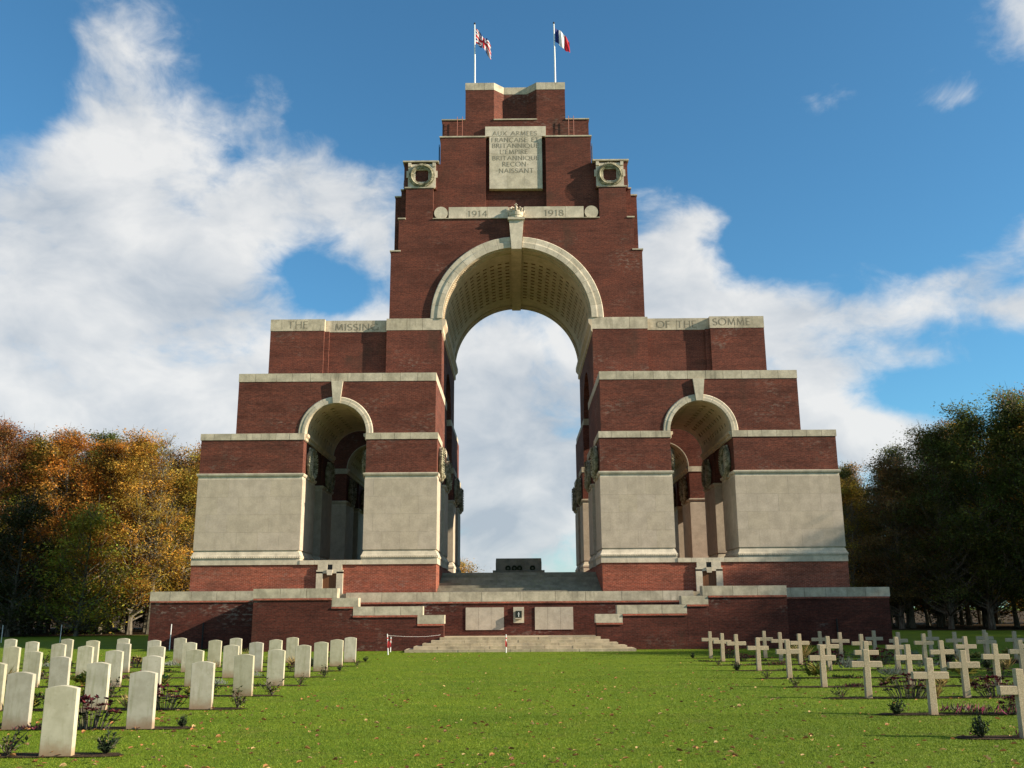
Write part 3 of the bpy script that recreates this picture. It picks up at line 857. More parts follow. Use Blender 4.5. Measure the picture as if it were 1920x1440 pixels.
# big laurel wreaths on the passage faces of the piers
for s in (-1, 1):
    for (ya, yb) in rowsY:
        ym = (ya + yb) / 2
        for xe, d in ((4.0, -1), (10.63, -1), (7.57, 1)):
            m = MB(); wreath_ring(m, s * (xe + d * .10), ym, 8.95, .72, .15, 'x', 36, s * d)
            part(m, 'pier_wreath', 'wreath_green_stone', fix=False)
            pb = MB().box(s * (xe + d * .02), s * (xe + d * .1), ym - .42, ym + .42, 8.1, 9.75)
            part(pb, 'wreath_backing', STONE)
# passage steps, floor
fl = part(MB().box(-3.995, 3.995, 51.0, 62.0, 2.4, 3.59), 'passage_floor', SHADESTEP)
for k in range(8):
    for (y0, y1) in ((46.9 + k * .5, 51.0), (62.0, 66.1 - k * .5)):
        part(MB().box(-3.995, 3.995, y0, y1 - .003, 2.452 + k * .14, 2.59 + k * .14 + (.003 if k == 7 else 0)), 'passage_step', SHADESTEP)

# ---- flags
for s, flag in ((-1, 'uk'), (1, 'fr')):
    fp = thing('flagpole', 'white pole flying the %s flag, %s of two on the tower' % (('British', 'left') if s < 0 else ('French tricolour', 'right')), 'flagpole', (s * 2.54, 54, 32.63), 'flagpoles on the memorial top')
    x = s * 2.54
    MB().tube([(x, 54, 32.6), (x, 54, 35.5), (x - .02, 54, 38.25)], [.06, .05, .035], 10).build('pole', 'white_pole_paint', fp)
    MB().tube([(x - .02, 54, 38.22), (x - .02, 54, 38.28), (x - .02, 54, 38.36), (x - .02, 54, 38.4)], [.02, .06, .06, .01], 8).build('finial', 'dark_iron', fp)
    NU, NV = 90, 48; L, Hh = 1.55, 1.05
    vs = []; fs = []; cs = []
    for i in range(NU + 1):
        u = i / NU
        for j in range(NV + 1):
            v = j / NV
            droop = (1.25 if flag == 'uk' else .95) * u ** 1.15
            xx = L * (.70 if flag == 'uk' else .66) * (u - .10 * u * u) + .05
            zz = 37.95 - v * Hh * (1 - .12 * u) - droop + .05 * math.sin(9 * u + 2 * v)
            yy = 54 + (.16 * math.sin(7.5 * u + 2.4 * v + s) + .07 * math.sin(15 * u - 3 * v)) * min(1, u * 3)
            vs.append((x + xx, yy, zz))
    red, wht, blu = (.42, .015, .025), (.72, .71, .70), (.012, .022, .13)
    for i in range(NU):
        for j in range(NV):
            a = i * (NV + 1) + j; fs.append((a, a + 1, a + NV + 2, a + NV + 1))
            u, v = (i + .5) / NU, (j + .5) / NV
            if flag == 'fr': c = blu if u < .25 else (wht if u < .62 else red)
            else:
                X, Y = (u - .5) * 2 * 1.5, (v - .5) * 2
                d1 = abs(Y - X / 1.5) * .83; d2 = abs(Y + X / 1.5) * .83
                if abs(X) < .20 or abs(Y) < .20: c = red
                elif abs(X) < .34 or abs(Y) < .34: c = wht
                elif d1 < .10 or d2 < .10: c = red
                elif d1 < .25 or d2 < .25: c = wht
                else: c = blu
            cs.append(c)
    m = MB(); m.add(vs, fs); fo = m.build('flag', 'flag_cloth', fp, smooth=True, fix=False); setcol(fo.data, cs)

# ---- stone of remembrance and wreaths lying against it
sr = thing('stone_of_remembrance', 'long low altar stone at the top of the stairs under the main arch', 'altar stone', (0, YC, 3.59))
MB().rectloft(-1.33, 1.33, 56.05, 56.95, [(3.9, 0), (4.3, .004), (4.57, -.015), (4.585, -.03)]).build('altar_block', SHADESTEP, sr)
MB().box(-1.5, 1.5, 55.9, 57.1, 3.75, 3.90).build('step', SHADESTEP, sr)
MB().box(-1.75, 1.75, 55.6, 57.4, 3.59, 3.75).build('step', SHADESTEP, sr)
for i, (x, mm) in enumerate(((-.62, 'poppy_dark'), (-.25, 'poppy_dark'), (.05, 'poppy_dark'), (.80, 'poppy_dark'))):
    m = MB(); wreath_ring(m, x, 55.98, 4.02, .11, .05, 'y', 14)
    o = m.build('poppy_wreath', mm, None, origin=(x, 55.98, 3.9), fix=False)
    tag(o, ['dark round wreath leaning on the altar stone, leftmost of four', 'dark round wreath leaning on the altar stone, second from left', 'dark round wreath leaning on the altar stone, third from left', 'dark round wreath leaning on the right end of the altar stone'][i], 'wreath', 'wreaths at the altar stone')

# ================================================================== TERRACE
ter = thing('terrace', 'stepped dark red brick terrace wall with pale stone copings below the memorial', 'terrace', (0, 44, 0))


def course(x0, x1, y, z, d=.045):   # splayed brick course under a coping, shaped and lightened to catch the sun
    a, b2 = sorted((x0, x1))
    MB().add([(a, y, z), (b2, y, z), (b2, y - d, z - d), (a, y - d, z - d), (a, y, z - .085), (b2, y, z - .085), (b2, y - d, z - .085), (a, y - d, z - .085)],
             [(0, 1, 2, 3), (3, 2, 6, 7), (7, 6, 5, 4), (0, 3, 7, 4), (1, 5, 6, 2), (0, 4, 5, 1)]).build('brick_course', BRICKL, ter)


MB().box(-17.2, 17.2, 45.7, 68.5, 0, 2.44).build('podium_core', BRICKT, ter)
MB().box(-8.3, 8.3, 44.3, 45.8, 0, 2.452).build('terrace_floor', STEP, ter)
MB().box(-8.2, 8.2, 44.2, 44.4, .3, 2.06).build('tablet_wall', BRICKT, ter)
course(-7.6, 7.6, 44.2, 2.06)
stones(ter, 'coping_stone', -7.9, 7.9, 44.19, 44.6, 2.062, 2.49, 10)
for s in (-1, 1):
    # outer wall
    MB().box(s * 11.5, s * 17.28, 45.6, 46.2, 0, 2.19).build('outer_wall', BRICKT, ter)
    course(s * 11.6, s * 17.3, 45.6, 2.19)
    stones(ter, 'coping_stone', s * 11.2, s * 17.34, 45.59, 46.2, 2.192, 2.62, 6)
    stones(ter, 'coping_stone', s * 17.34 - (.4 if s > 0 else 0), s * 17.34 + (0 if s > 0 else .4), 46.215, 68.5, 2.192, 2.62, 12, axis='y')
    MB().box(s * 16.9, s * 17.28, 46.2, 68.5, 0, 2.19).build('side_wall', BRICKT, ter)
    # projecting stair block and stepped parapet
    MB().box(s * 8.16, s * 11.56, 42.20, 45.7, 0, 2.235).build('stair_block', BRICKT, ter)
    MB().box(s * 7.22, s * 8.165, 42.203, 42.72, 0, 1.865).build('parapet', BRICKT, ter)
    MB().box(s * 4.43, s * 7.225, 42.206, 42.72, 0, 1.49).build('parapet', BRICKT, ter)
    MB().box(s * 3.29, s * 4.435, 42.209, 42.72, 0, 1.12).build('parapet', BRICKT, ter)
    for a, c, y, z in ((8.16, 11.56, 42.20, 2.235), (7.22, 8.16, 42.203, 1.865), (4.43, 7.22, 42.206, 1.49), (3.29, 4.43, 42.209, 1.12)): course(s * a, s * c, y, z)
    stones(ter, 'coping_stone', s * 7.93, s * 11.58, 42.19, 42.8, 2.237, 2.65, 3)
    stones(ter, 'coping_stone', s * 11.15, s * 11.6, 42.81, 45.5, 2.237, 2.65, 3, axis='y')
    stones(ter, 'coping_stone', s * 7.0, s * 8.155, 42.193, 42.78, 1.867, 2.235, 1)
    stones(ter, 'coping_stone', s * 4.2, s * 7.215, 42.196, 42.78, 1.492, 1.865, 3)
    stones(ter, 'coping_stone', s * 3.26, s * 4.425, 42.199, 42.78, 1.122, 1.49, 1)
    MB().box(s * 8.4, s * 11.3, 42.8, 45.7, 2.3, 2.45).build('stair_landing', STEP, ter)
    for k in range(13):
        x = 4.6 + k * .36
        MB().box(s * x, s * 9.0 if k < 12 else s * 9.1, 42.72, 44.2, .55 + k * .14, .69 + k * .14 + .001 * k).build('flank_step', STEP, ter)
    # tablets
    for k in range(3):
        x0 = (-2.45 if s < 0 else .68) + k * .578
        MB().box(x0 + .004, x0 + .574, 44.165, 44.25, .81, 1.80).build('name_tablet', DADO, ter)
    # thin iron lightning rod in the angle of the wall
    rd = MB().tube([(s * 14.72, 45.50, 0), (s * 14.72, 45.50, 1.2)], [.035, .035], 6).build('lightning_conductor', 'dark_iron', ter)
ny = MB()
for a, c, d, e in ((-.29, -.19, 1.11, 1.81), (.09, .19, 1.11, 1.81), (-.19, .09, 1.64, 1.81), (-.19, .09, 1.11, 1.32)): ny.box(a, c, 44.14, 44.22, d, e)
nf = ny.build('niche_frame', STONE, ter)
MB().box(-.17, .07, 43.95, 44.2, 1.33, 1.63).build('bronze_box', 'bronze', nf)
MB().box(-.20, .10, 43.92, 44.15, 1.29, 1.33).build('box_shelf', STONE, nf)
em = MB().box(-.065, -.035, 43.943, 43.95, 1.38, 1.58); em.box(-.09, -.01, 43.943, 43.95, 1.49, 1.52); em.build('cross_emblem', 'white_pole_paint', nf)
# front steps, each laid in separate stones
for k in range(5):
    hw = 4.78 - k * .335; y0 = 40.55 + k * .335
    sc = MB().box(-hw + .05, hw - .05, y0 + .06, 42.4, k * .112, (k + 1) * .112 - .004).build('step_core', STEP, ter)
    n = 9 - k
    cuts = [-hw] + sorted(-hw + 2 * hw * (i + random.uniform(-.22, .22)) / n for i in range(1, n)) + [hw]
    for i in range(n):
        j = random.uniform(-.012, .012)
        MB().box(cuts[i] + .007, cuts[i + 1] - .007, y0 + j, y0 + .5, k * .112 + (.001 if k else -.02), (k + 1) * .112 + random.uniform(-.003, .003)).build('step_stone', STEP, sc)
    for s in (-1, 1): MB().box(s * (hw - .4), s * (hw + .0), y0 + .505, 42.15, k * .112, (k + 1) * .112).build('step_stone', STEP, sc)
MB().box(-3.6, 3.6, 42.3, 44.25, 0, .557).build('landing', STEP, ter)

# ================================================================== BARRIER POSTS
posts = [(-5.2, 38.7, .80, 'red and white barrier stake leaning on the lawn left of the front steps'),
         (-5.45, 41.3, .62, 'short red and white stake close to the brick wall left of the steps'),
         (-.58, 39.9, .72, 'red and white barrier stake standing before the middle of the steps'),
         (-26.4, 56.4, 1.0, 'white barrier stake on the grass before the left wood'),
         (-15.9, 44.6, 1.15, 'white stake beside the left end of the terrace wall'),
         (-30.1, 57.0, 1.0, 'white barrier stake at the left edge of the photo by the wood')]
for i, (x, y, h, lab) in enumerate(posts):
    p = thing('barrier_stake', lab, 'stake', (x, y, 0), 'barrier stakes')
    lean = .05 if i == 0 else random.uniform(-.02, .02)
    MB().tube([(x, y, -.05), (x - lean, y, h)], [.022, .018], 7).build('stake', 'white_pole_paint', p)
    if i < 3:
        MB().add([(x - .035, y - .035, h * .35), (x + .04, y - .05, h * .3), (x + .025, y - .03, h * .6), (x - .03, y - .035, h * .72)], [(0, 1, 2, 3)]).build('tape_tail', 'red_tape', p, fix=False)
        MB().tube([(x - lean * .8, y, h * .76), (x - lean * .9, y, h * .83)], [.024, .024], 7).build('red_band', 'red_tape', p)
tp = MB().tube([(-5.24, 38.7, .74), (-4.6, 39.8, .66), (-3.95, 41.2, .62), (-3.4, 42.22, .66)], [.003] * 4, 4).build('barrier_tape', 'white_tape')
tag(tp, 'thin white barrier tape strung from the leaning stake to the wall', 'tape')

# ================================================================== GRAVES
hm = MB()
pts = [(-.2, -.05), (.2, -.05), (.2, .805)] + [(.2 - .4 * i / 12, .805 + .036 * math.sin(math.pi * i / 12)) for i in range(1, 12)] + [(-.2, .805)]
hm.prism(pts, 'y', -.05, .05)
h0 = hm.build('headstone', 'headstone_stone')
bm = bmesh.new(); bm.from_mesh(h0.data)
bmesh.ops.bevel(bm, geom=[e for e in bm.edges if abs(e.verts[0].co.y - e.verts[1].co.y) < 1e-4], offset=.006, segments=1, affect='EDGES')
bm.to_mesh(h0.data); bm.free()
LROW = [12.4, 15.15, 18.0, 20.65, 23.35, 26.2, 28.7, 31.1, 33.5]
NL = [2, 3, 4, 6, 6, 7, 8, 9, 10]
first = True
GR = []
for r, Y in enumerate(LROW):
    lim = (Y * .545 + 1.0)
    for k in range(14):
        x = -5.84 - 1.93 * k + random.uniform(-.03, .03)
        if x < -lim - .6: break
        o = h0 if first else h0.copy()
        if not first: C.objects.link(o)
        first = False
        o.location = (x, Y + random.uniform(-.03, .03), random.uniform(-.015, .01)); o.rotation_euler = (random.uniform(-.012, .012), random.uniform(-.01, .01), random.uniform(-.03, .03))
        pos_ = 'at the lawn end of' if k == 0 else '%s from the lawn in' % ORD1[k]
        tag(o, 'pale limestone headstone with curved top, %s the %s row%s' % (pos_, ORD[r], ' of headstones'), 'headstone', 'headstones on the left lawn')
        GR.append((o.location.x, o.location.y, 'h', r, k))

c0 = thing('grave_cross', 'x', 'cross', (0, 0, 0))
st = MB(); st.rectloft(-.056, .056, -.05, .05, [(-.05, .004), (.56, 0), (.905, -.003), (.91, -.008)])
st.build('upright', 'cross_concrete', c0)
am = MB(); am.box(.05, .295, -.048, .048, .575, .69); am.box(-.295, -.05, -.048, .048, .575, .69)
ao = am.build('arm', 'cross_concrete', c0)
for o in c0.children:
    bm = bmesh.new(); bm.from_mesh(o.data); bmesh.ops.bevel(bm, geom=list(bm.edges), offset=.006, segments=1, affect='EDGES'); bm.to_mesh(o.data); bm.free()
RROW = [13.5, 16.4, 19.3, 22.0, 24.7, 27.7, 30.4, 32.5, 34.6]
first = True
for r, Y in enumerate(RROW):
    lim = Y * .55 + .6
    for k in range(14):
        x = 6.64 + 1.93 * k + random.uniform(-.03, .03)
        if x > lim + .3: break
        if first: o = c0; first = False
        else:
            o = c0.copy(); C.objects.link(o)
            for ch in c0.children:
                q = ch.copy(); C.objects.link(q); q.parent = o
        o.location = (x, Y + random.uniform(-.03, .03), random.uniform(-.02, .02)); o.rotation_euler = (random.uniform(-.012, .012), random.uniform(-.012, .012), random.uniform(-.04, .04))
        pos_ = 'at the lawn end of' if k == 0 else '%s from the lawn in' % ORD1[k]
        tag(o, 'tan stone grave cross, %s the %s row of crosses' % (pos_, ORD[r]), 'cross', 'crosses on the right lawn')
        GR.append((o.location.x, o.location.y, 'c', r, k))

# flower beds: a ragged soil strip along each row
for side, rows in ((-1, LROW), (1, RROW)):
    for r, Y in enumerate(rows):
        x0 = (-5.0 if side < 0 else 5.7); x1 = side * (Y * .6 + 3)
        n = 60; top = []; bot = []
        for i in range(n + 1):
            x = x0 + (x1 - x0) * i / n
            e = min(1, i / 2.0)
            top.append((x, Y + .03 + (.24 + .05 * mnoise.noise((x * 2.1, Y, 0))) * e, .012)); bot.append((x, Y + .03 - (.14 + .04 * mnoise.noise((x * 2.4, Y, 5))) * e, .012))
        m = MB(); m.add(top + bot, [(i, i + 1, n + 1 + i + 1, n + 1 + i) for i in range(n)])
        o = m.build('flower_bed', 'bed_soil'); tag(o, kind='structure')


# ---- plants
def leafmesh(name, leaves):
    """leaves: list of (base, dir, up, length, width, colour)"""
    vs = []; fs = []; cs = []
    for b_, d, u, L, wd, c in leaves:
        d = Vector(d).normalized(); sd = d.cross(Vector(u)).normalized() if d.cross(Vector(u)).length > 1e-4 else d.orthogonal().normalized()
        nn = sd.cross(d)
        b_ = Vector(b_); o = len(vs)
        vs += [b_, b_ + d * L * .45 + sd * wd / 2 + nn * L * .06, b_ + d * L - nn * L * .08, b_ + d * L * .45 - sd * wd / 2 + nn * L * .06]
        fs.append((o, o + 1, o + 2, o + 3)); cs.append(c)
    me = bpy.data.meshes.new(name); me.from_pydata([tuple(v) for v in vs], [], fs); setcol(me, cs); me.materials.append(MATS['plant_leaves'])
    return me


def jc(c, j=.3):
    k = 1 + random.uniform(-j, j); return tuple(max(0, v * k * (1 + random.uniform(-.1, .1))) for v in c)


def rdir(zmin=-.2):
    while True:
        v = Vector((random.gauss(0, 1), random.gauss(0, 1), random.gauss(0, 1))).normalized()
        if v.z > zmin: return v


def mk_plant(kind, seed):
    random.seed(seed); L = []; stems = MB()
    if kind == 'sedum':
        for i in range(46):
            a = random.uniform(0, 6.28); rr = .24 * math.sqrt(random.random()); x, y = rr * math.cos(a) * 1.3, rr * math.sin(a) * .7
            h = .20 * (1 - (rr / .3) ** 2) + random.uniform(.02, .06)
            stems.tube([(x * .6, y * .6, 0), (x, y, h)], [.005, .004], 3)
            for k in range(7): L.append(((x, y, h), (random.uniform(-1, 1), random.uniform(-1, 1), .35), (0, 0, 1), .05, .035, jc((.085, .016, .022), .5)))
            for k in range(3): L.append(((x * .8, y * .8, h * .5), (math.cos(a + random.uniform(-1, 1)), math.sin(a), .3), (0, 0, 1), .07, .04, jc((.05, .06, .02))))
    elif kind == 'rose':
        for i in range(9):
            a = random.uniform(0, 6.28); lean = random.uniform(.08, .24); h = random.uniform(.10, .28)
            tip = Vector((lean * math.cos(a), lean * math.sin(a), h))
            stems.tube([(0, 0, 0), tip * .5 + Vector((0, 0, .02)), tip], [.007, .006, .003], 4)
            for k in range(9):
                f = random.uniform(.2, 1.05)
                L.append((tip * f, rdir(-.4), (0, 0, 1), random.uniform(.05, .085), .04, jc((.045, .055, .018) if random.random() < .7 else (.10, .05, .03), .4)))
    elif kind == 'hosta':
        for i in range(46):
            a = random.uniform(0, 6.28); e = random.uniform(.15, 1.1); d = Vector((math.cos(a), math.sin(a), e))
            b_ = Vector((random.uniform(-.14, .14), random.uniform(-.08, .08), random.uniform(.02, .12)))
            L.append((b_, d, (0, 0, 1), random.uniform(.14, .22), .085, jc((.26, .22, .05) if random.random() < .6 else (.10, .14, .03), .35)))
    elif kind == 'lavender':
        for i in range(170):
            d = rdir(.1); b_ = Vector((random.uniform(-.16, .16), random.uniform(-.08, .08), .02))
            L.append((b_ + d * random.uniform(.03, .12), d + Vector((0, 0, .4)), (1, 0, 0), random.uniform(.08, .14), .018, jc((.16, .18, .15), .3)))
    elif kind == 'straw':
        for i in range(90):
            a = random.uniform(0, 6.28); e = random.uniform(.7, 2.6); d = Vector((math.cos(a), math.sin(a), e))
            b_ = Vector((random.uniform(-.07, .07), random.uniform(-.05, .05), 0))
            L.append((b_, d, (-math.sin(a), math.cos(a), 0), random.uniform(.22, .42), .016, jc((.30, .22, .08), .35)))
    elif kind == 'shrub':
        for i in range(26):
            a = random.uniform(0, 6.28); rr = random.uniform(.03, .18); h = random.uniform(.08, .30) * (1.15 - rr * 3)
            tip = Vector((rr * math.cos(a), rr * math.sin(a), h)); stems.tube([(0, 0, 0), tip], [.006, .003], 3)
            for k in range(16): L.append((tip * random.uniform(.12, 1.0), rdir(-.3) + Vector((0, 0, .3)), (0, 0, 1), random.uniform(.04, .075), .028, jc((.030, .050, .020), .5)))
    elif kind == 'heather':
        for i in range(150):
            b_ = Vector((random.gauss(0, .16), random.gauss(0, .07), .01))
            L.append((b_, rdir(.2) + Vector((0, 0, .5)), (1, 0, 0), random.uniform(.05, .11), .022, jc((.20, .035, .075) if random.random() < .45 else (.05, .05, .022), .4)))
    elif kind == 'ground':
        for i in range(120):
            b_ = Vector((random.gauss(0, .17), random.gauss(0, .07), .01))
            L.append((b_, rdir(.1), (0, 0, 1), random.uniform(.05, .10), .04, jc((.05, .085, .022) if random.random() < .7 else (.15, .09, .03), .45)))
    me = leafmesh(kind, L)
    return me, stems


PN = {'sedum': ('sedum_plant', 'dark red sedum clump'), 'rose': ('rose_bush', 'small sparse rose bush'), 'hosta': ('hosta_plant', 'yellowing broad-leaved clump'),
      'lavender': ('lavender_plant', 'grey-green lavender mound'), 'straw': ('ornamental_grass', 'straw-coloured grass tuft'), 'shrub': ('dwarf_shrub', 'dark green upright dwarf shrub'),
      'heather': ('heather_plant', 'low pinkish heather patch'), 'ground': ('leafy_plant', 'low green leafy plant')}
PM = {}
for i, k in enumerate(PN):
    PM[k] = []
    for v in range(2):
        me, stm = mk_plant(k, 100 + i * 7 + v)
        sm = None
        if stm.v:
            tmp = stm.build('stem', 'bark'); sm = tmp.data; bpy.data.objects.remove(tmp)
        PM[k].append((me, sm))
random.seed(21)


def put_plant(kind, x, y, sc, label):
    nm, _ = PN[kind]
    me, sm = random.choice(PM[kind])
    e = thing(nm, label, 'plant', (x, y, .01), 'bed plants')
    e.scale = (sc, sc, sc * random.uniform(.9, 1.1)); e.rotation_euler.z = random.uniform(-.4, .4) + (math.pi if random.random() < .5 else 0)
    o = bpy.data.objects.new('leaves', me); C.objects.link(o); o.parent = e
    if sm: o = bpy.data.objects.new('stems', sm); C.objects.link(o); o.parent = e


special = {('h', 0, 0, 1): ('shrub', 1.0), ('h', 0, 1, 0): ('lavender', 1.9), ('h', 1, 0, 0): ('sedum', 1.35), ('h', 1, 1, 0): ('ground', 1.2), ('h', 1, 2, 0): ('ground', 1.2),
           ('h', 2, 0, 1): ('rose', 1.15), ('h', 2, 0, 0): ('sedum', 1.45), ('h', 2, 1, 0): ('sedum', 1.2), ('h', 2, 2, 0): ('sedum', 1.4), ('h', 3, 0, 1): ('rose', 1.2), ('h', 3, 1, 0): ('rose', 1.0),
           ('h', 4, 1, 0): ('hosta', 1.1), ('h', 4, 2, 0): ('hosta', 1.3), ('h', 4, 3, 0): ('straw', 1.4), ('h', 4, 0, 1): ('rose', .8), ('h', 5, 0, 1): ('rose', 1.1), ('h', 6, 0, 1): ('shrub', .6), ('h', 7, 0, 1): ('rose', .8),
           ('h', 7, 1, 0): ('straw', 1.3),
           ('c', 0, 0, 1): ('shrub', 1.0), ('c', 1, 0, 1): ('shrub', 1.0), ('c', 0, 0, 0): ('heather', 1.2), ('c', 1, 0, 0): ('heather', 1.5), ('c', 2, 0, 0): ('sedum', 1.4), ('c', 4, 0, 0): ('hosta', 1.3), ('c', 2, 0, 1): ('rose', .9), ('c', 2, 1, 0): ('sedum', 1.3), ('c', 3, 0, 1): ('rose', .8),
           ('c', 3, 1, 0): ('straw', .8), ('c', 4, 0, 1): ('rose', .7), ('c', 4, 1, 0): ('lavender', 1.3), ('c', 4, 2, 0): ('hosta', 1.5), ('c', 5, 0, 1): ('shrub', 1.0), ('c', 5, 1, 0): ('lavender', 1.3),
           ('c', 6, 1, 0): ('sedum', 1.5), ('c', 6, 2, 0): ('sedum', 1.4), ('c', 7, 1, 0): ('straw', 1.6), ('c', 5, 2, 0): ('lavender', 1.3), ('c', 6, 3, 0): ('shrub', 1.8)}
for (x, y, t_, r, k) in GR:
    s = -1 if t_ == 'h' else 1
    nm = 'headstone' if t_ == 'h' else 'cross'
    rowname = '%s %s row' % (ORD[r], nm)
    if k == 0:
        kind, sc = special.get((t_, r, 0, 1), (random.choice(['rose', 'shrub', 'ground']), .7))
        put_plant(kind, x - s * random.uniform(.5, .62), y + (.14 if s < 0 else 0) + random.uniform(-.02, .05), sc, '%s at the lawn end, %s' % (PN[kind][1], rowname))
    sp = special.get((t_, r, k, 0))
    if sp is None:
        if random.random() < .15: continue
        sp = (random.choice(['ground', 'sedum', 'rose', 'heather', 'lavender', 'ground', 'shrub', 'hosta']), random.uniform(.7, 1.15))
    kind, sc = sp
    gx = x + s * random.uniform(.55, .85); sc *= 1.2
    k2 = random.choice([q for q in PN if q not in (kind, 'shrub')])
    put_plant(k2, x + s * random.uniform(1.1, 1.45), y + .06 + random.uniform(-.05, .06), random.uniform(.75, 1.15), '%s farther past the %s grave from the lawn, %s' % (PN[k2][1], ORD1[k], rowname))
    put_plant(kind, gx, y + .06 + random.uniform(-.05, .06), sc, '%s just past the %s grave from the lawn, %s' % (PN[kind][1], ORD1[k], rowname))

# ================================================================== TREES
random.seed(5)


def tree_meshes(seed, H, cw, base, nclump, nleaf, bare=.0, leaf=.34, narrow=1.0):
    """trunk with limbs, and a crown of leaf sprays gathered in clumps at the limb ends"""
    rnd = random.Random(seed); tr = MB()
    lean = Vector((rnd.uniform(-.03, .03), rnd.uniform(-.03, .03), 1))
    path = []; rad = []
    r0 = .0095 * H + .03
    for i in range(9):
        f = i / 8
        path.append(Vector((lean.x * H * f + .12 * math.sin(3 * f + seed), lean.y * H * f + .12 * math.cos(2.3 * f + seed * 2), H * .93 * f - .1))); rad.append(r0 * (1 - f) ** .8 + .02)
    rad[0] *= 1.35
    tr.tube(path, rad, 7)
    cl = []
    for i in range(nclump):
        f = base + (1 - base) * (i + rnd.random()) / nclump
        q = (f - base) / (1 - base)
        prof = (math.sin(math.pi * min(1, q * .86 + .14)) ** .7) * (1 - .35 * q) if q < .97 else .25
        a = rnd.uniform(0, 6.283); rr = cw * prof * rnd.uniform(.35, 1.05)
        z = H * f + rnd.uniform(-.4, .4)
        ti = min(8, max(.6, ((z - rr * .75) / (H * .93)) * 8)); i0 = int(min(7, ti)); b_ = path[i0].lerp(path[i0 + 1], ti - i0)
        tip = Vector((path[i0].x + rr * math.cos(a), path[i0].y + rr * math.sin(a), z))
        mid = b_.lerp(tip, .5) + Vector((0, 0, -.12 * rr))
        br = rad[min(8, i0 + 1)]
        tr.tube([b_, mid, tip], [min(.09, br * .5), min(.06, br * .35), .012], 4)
        for k in range(2 if bare < .5 else 4):
            t2 = tip + Vector((rnd.gauss(0, .5), rnd.gauss(0, .5), rnd.uniform(.2, 1.1)))
            tr.tube([mid.lerp(tip, rnd.uniform(.3, .9)), t2], [.022, .006], 3)
        cl.append((tip, a, q))
    vs = []; cs = []
    for tip, a, q in cl:
        tone = rnd.choice((.55, .8, .95, 1.1, 1.35)) * rnd.uniform(.9, 1.1); hue = rnd.uniform(-1, 1)
        sz = rnd.uniform(.75, 1.35) * (1.05 - .3 * q)
        n = int(nleaf * rnd.uniform(.6, 1.3) * (1 - bare * rnd.random()))
        od = Vector((math.cos(a), math.sin(a), rnd.uniform(-.1, .5)))
        for k in range(n):
            p = Vector((rnd.gauss(0, .60), rnd.gauss(0, .60), rnd.gauss(0, .30))) * sz
            p = tip + p + od * rnd.uniform(-.5, .5)
            d = (od * .7 + Vector((rnd.gauss(0, .7), rnd.gauss(0, .7), rnd.gauss(-.12, .4)))).normalized()
            sd = d.cross(Vector((rnd.gauss(0, .35), rnd.gauss(0, .35), 1))).normalized()
            L = leaf * rnd.uniform(.55, 1.25); wd = L * rnd.uniform(.34, .55)
            nn = sd.cross(d) * L * rnd.uniform(-.15, .15)
            vs += [p, p + d * L * .5 + sd * wd * .5 + nn, p + d * L, p + d * L * .5 - sd * wd * .5 - nn]
            tt = tone * rnd.uniform(.7, 1.3); hh = hue * .22 + rnd.uniform(-.12, .12)
            cs.append((tt * (1 + hh), tt * (1 - .25 * hh), tt * (1 - .5 * hh)))
    me = bpy.data.meshes.new('crown')
    n = len(cs)
    me.vertices.add(4 * n); me.vertices.foreach_set('co', np.array([c for v in vs for c in v], dtype=np.float32))
    me.loops.add(4 * n); me.loops.foreach_set('vertex_index', np.arange(4 * n, dtype=np.int32))
    me.polygons.add(n); me.polygons.foreach_set('loop_start', np.arange(0, 4 * n, 4, dtype=np.int32)); me.polygons.foreach_set('loop_total', np.full(n, 4, np.int32))
    me.update(); me.validate()
    setcol(me, cs); me.materials.append(MATS['tree_leaves'])
    tmp = tr.build('trunk', 'bark'); tm = tmp.data; bpy.data.objects.remove(tmp)
    return tm, me


BE = [tree_meshes(11, 16, 4.2, .14, 185, 190, leaf=.21), tree_meshes(12, 17, 4.5, .16, 190, 190, leaf=.21), tree_meshes(13, 15, 3.9, .13, 180, 190, leaf=.21), tree_meshes(14, 18, 4.8, .16, 195, 190, leaf=.22)]
BARE = [tree_meshes(21, 17, 2.6, .30, 90, 30, .85, leaf=.2)]
BUSH = [tree_meshes(31, 6.5, 3.0, .06, 90, 150, leaf=.2), tree_meshes(32, 8, 3.2, .08, 100, 150, leaf=.2)]
BARE[0][0].materials.clear(); BARE[0][0].materials.append(MATS['pale_bark'])
COLS = {'rust orange': (.41, .190, .036), 'golden brown': (.42, .270, .045), 'olive green': (.110, .130, .028), 'copper red': (.29, .120, .040), 'yellow green': (.30, .275, .038), 'dull brown': (.22, .140, .048), 'dark green': (.060, .070, .020)}


def skyline(x, y, sc, H):
    # both woods thin out and drop towards the memorial
    q = abs(x) / y
    tab = [(.30, .124), (.345, .136), (.39, .144), (.42, .161), (.47, .186), (.52, .208), (.60, .225)] if x > 0 else [(.29, .150), (.33, .160), (.40, .176), (.46, .183), (.60, .19)]
    v = tab[-1][1]
    for (a, c), (b2, d) in zip(tab, tab[1:]):
        if q < a: v = c; break
        if q < b2: v = c + (d - c) * (q - a) / (b2 - a); break
    return min(sc, (1.74 + v * y) / (H * .99) * random.uniform(.95, 1.06))


HT = {}


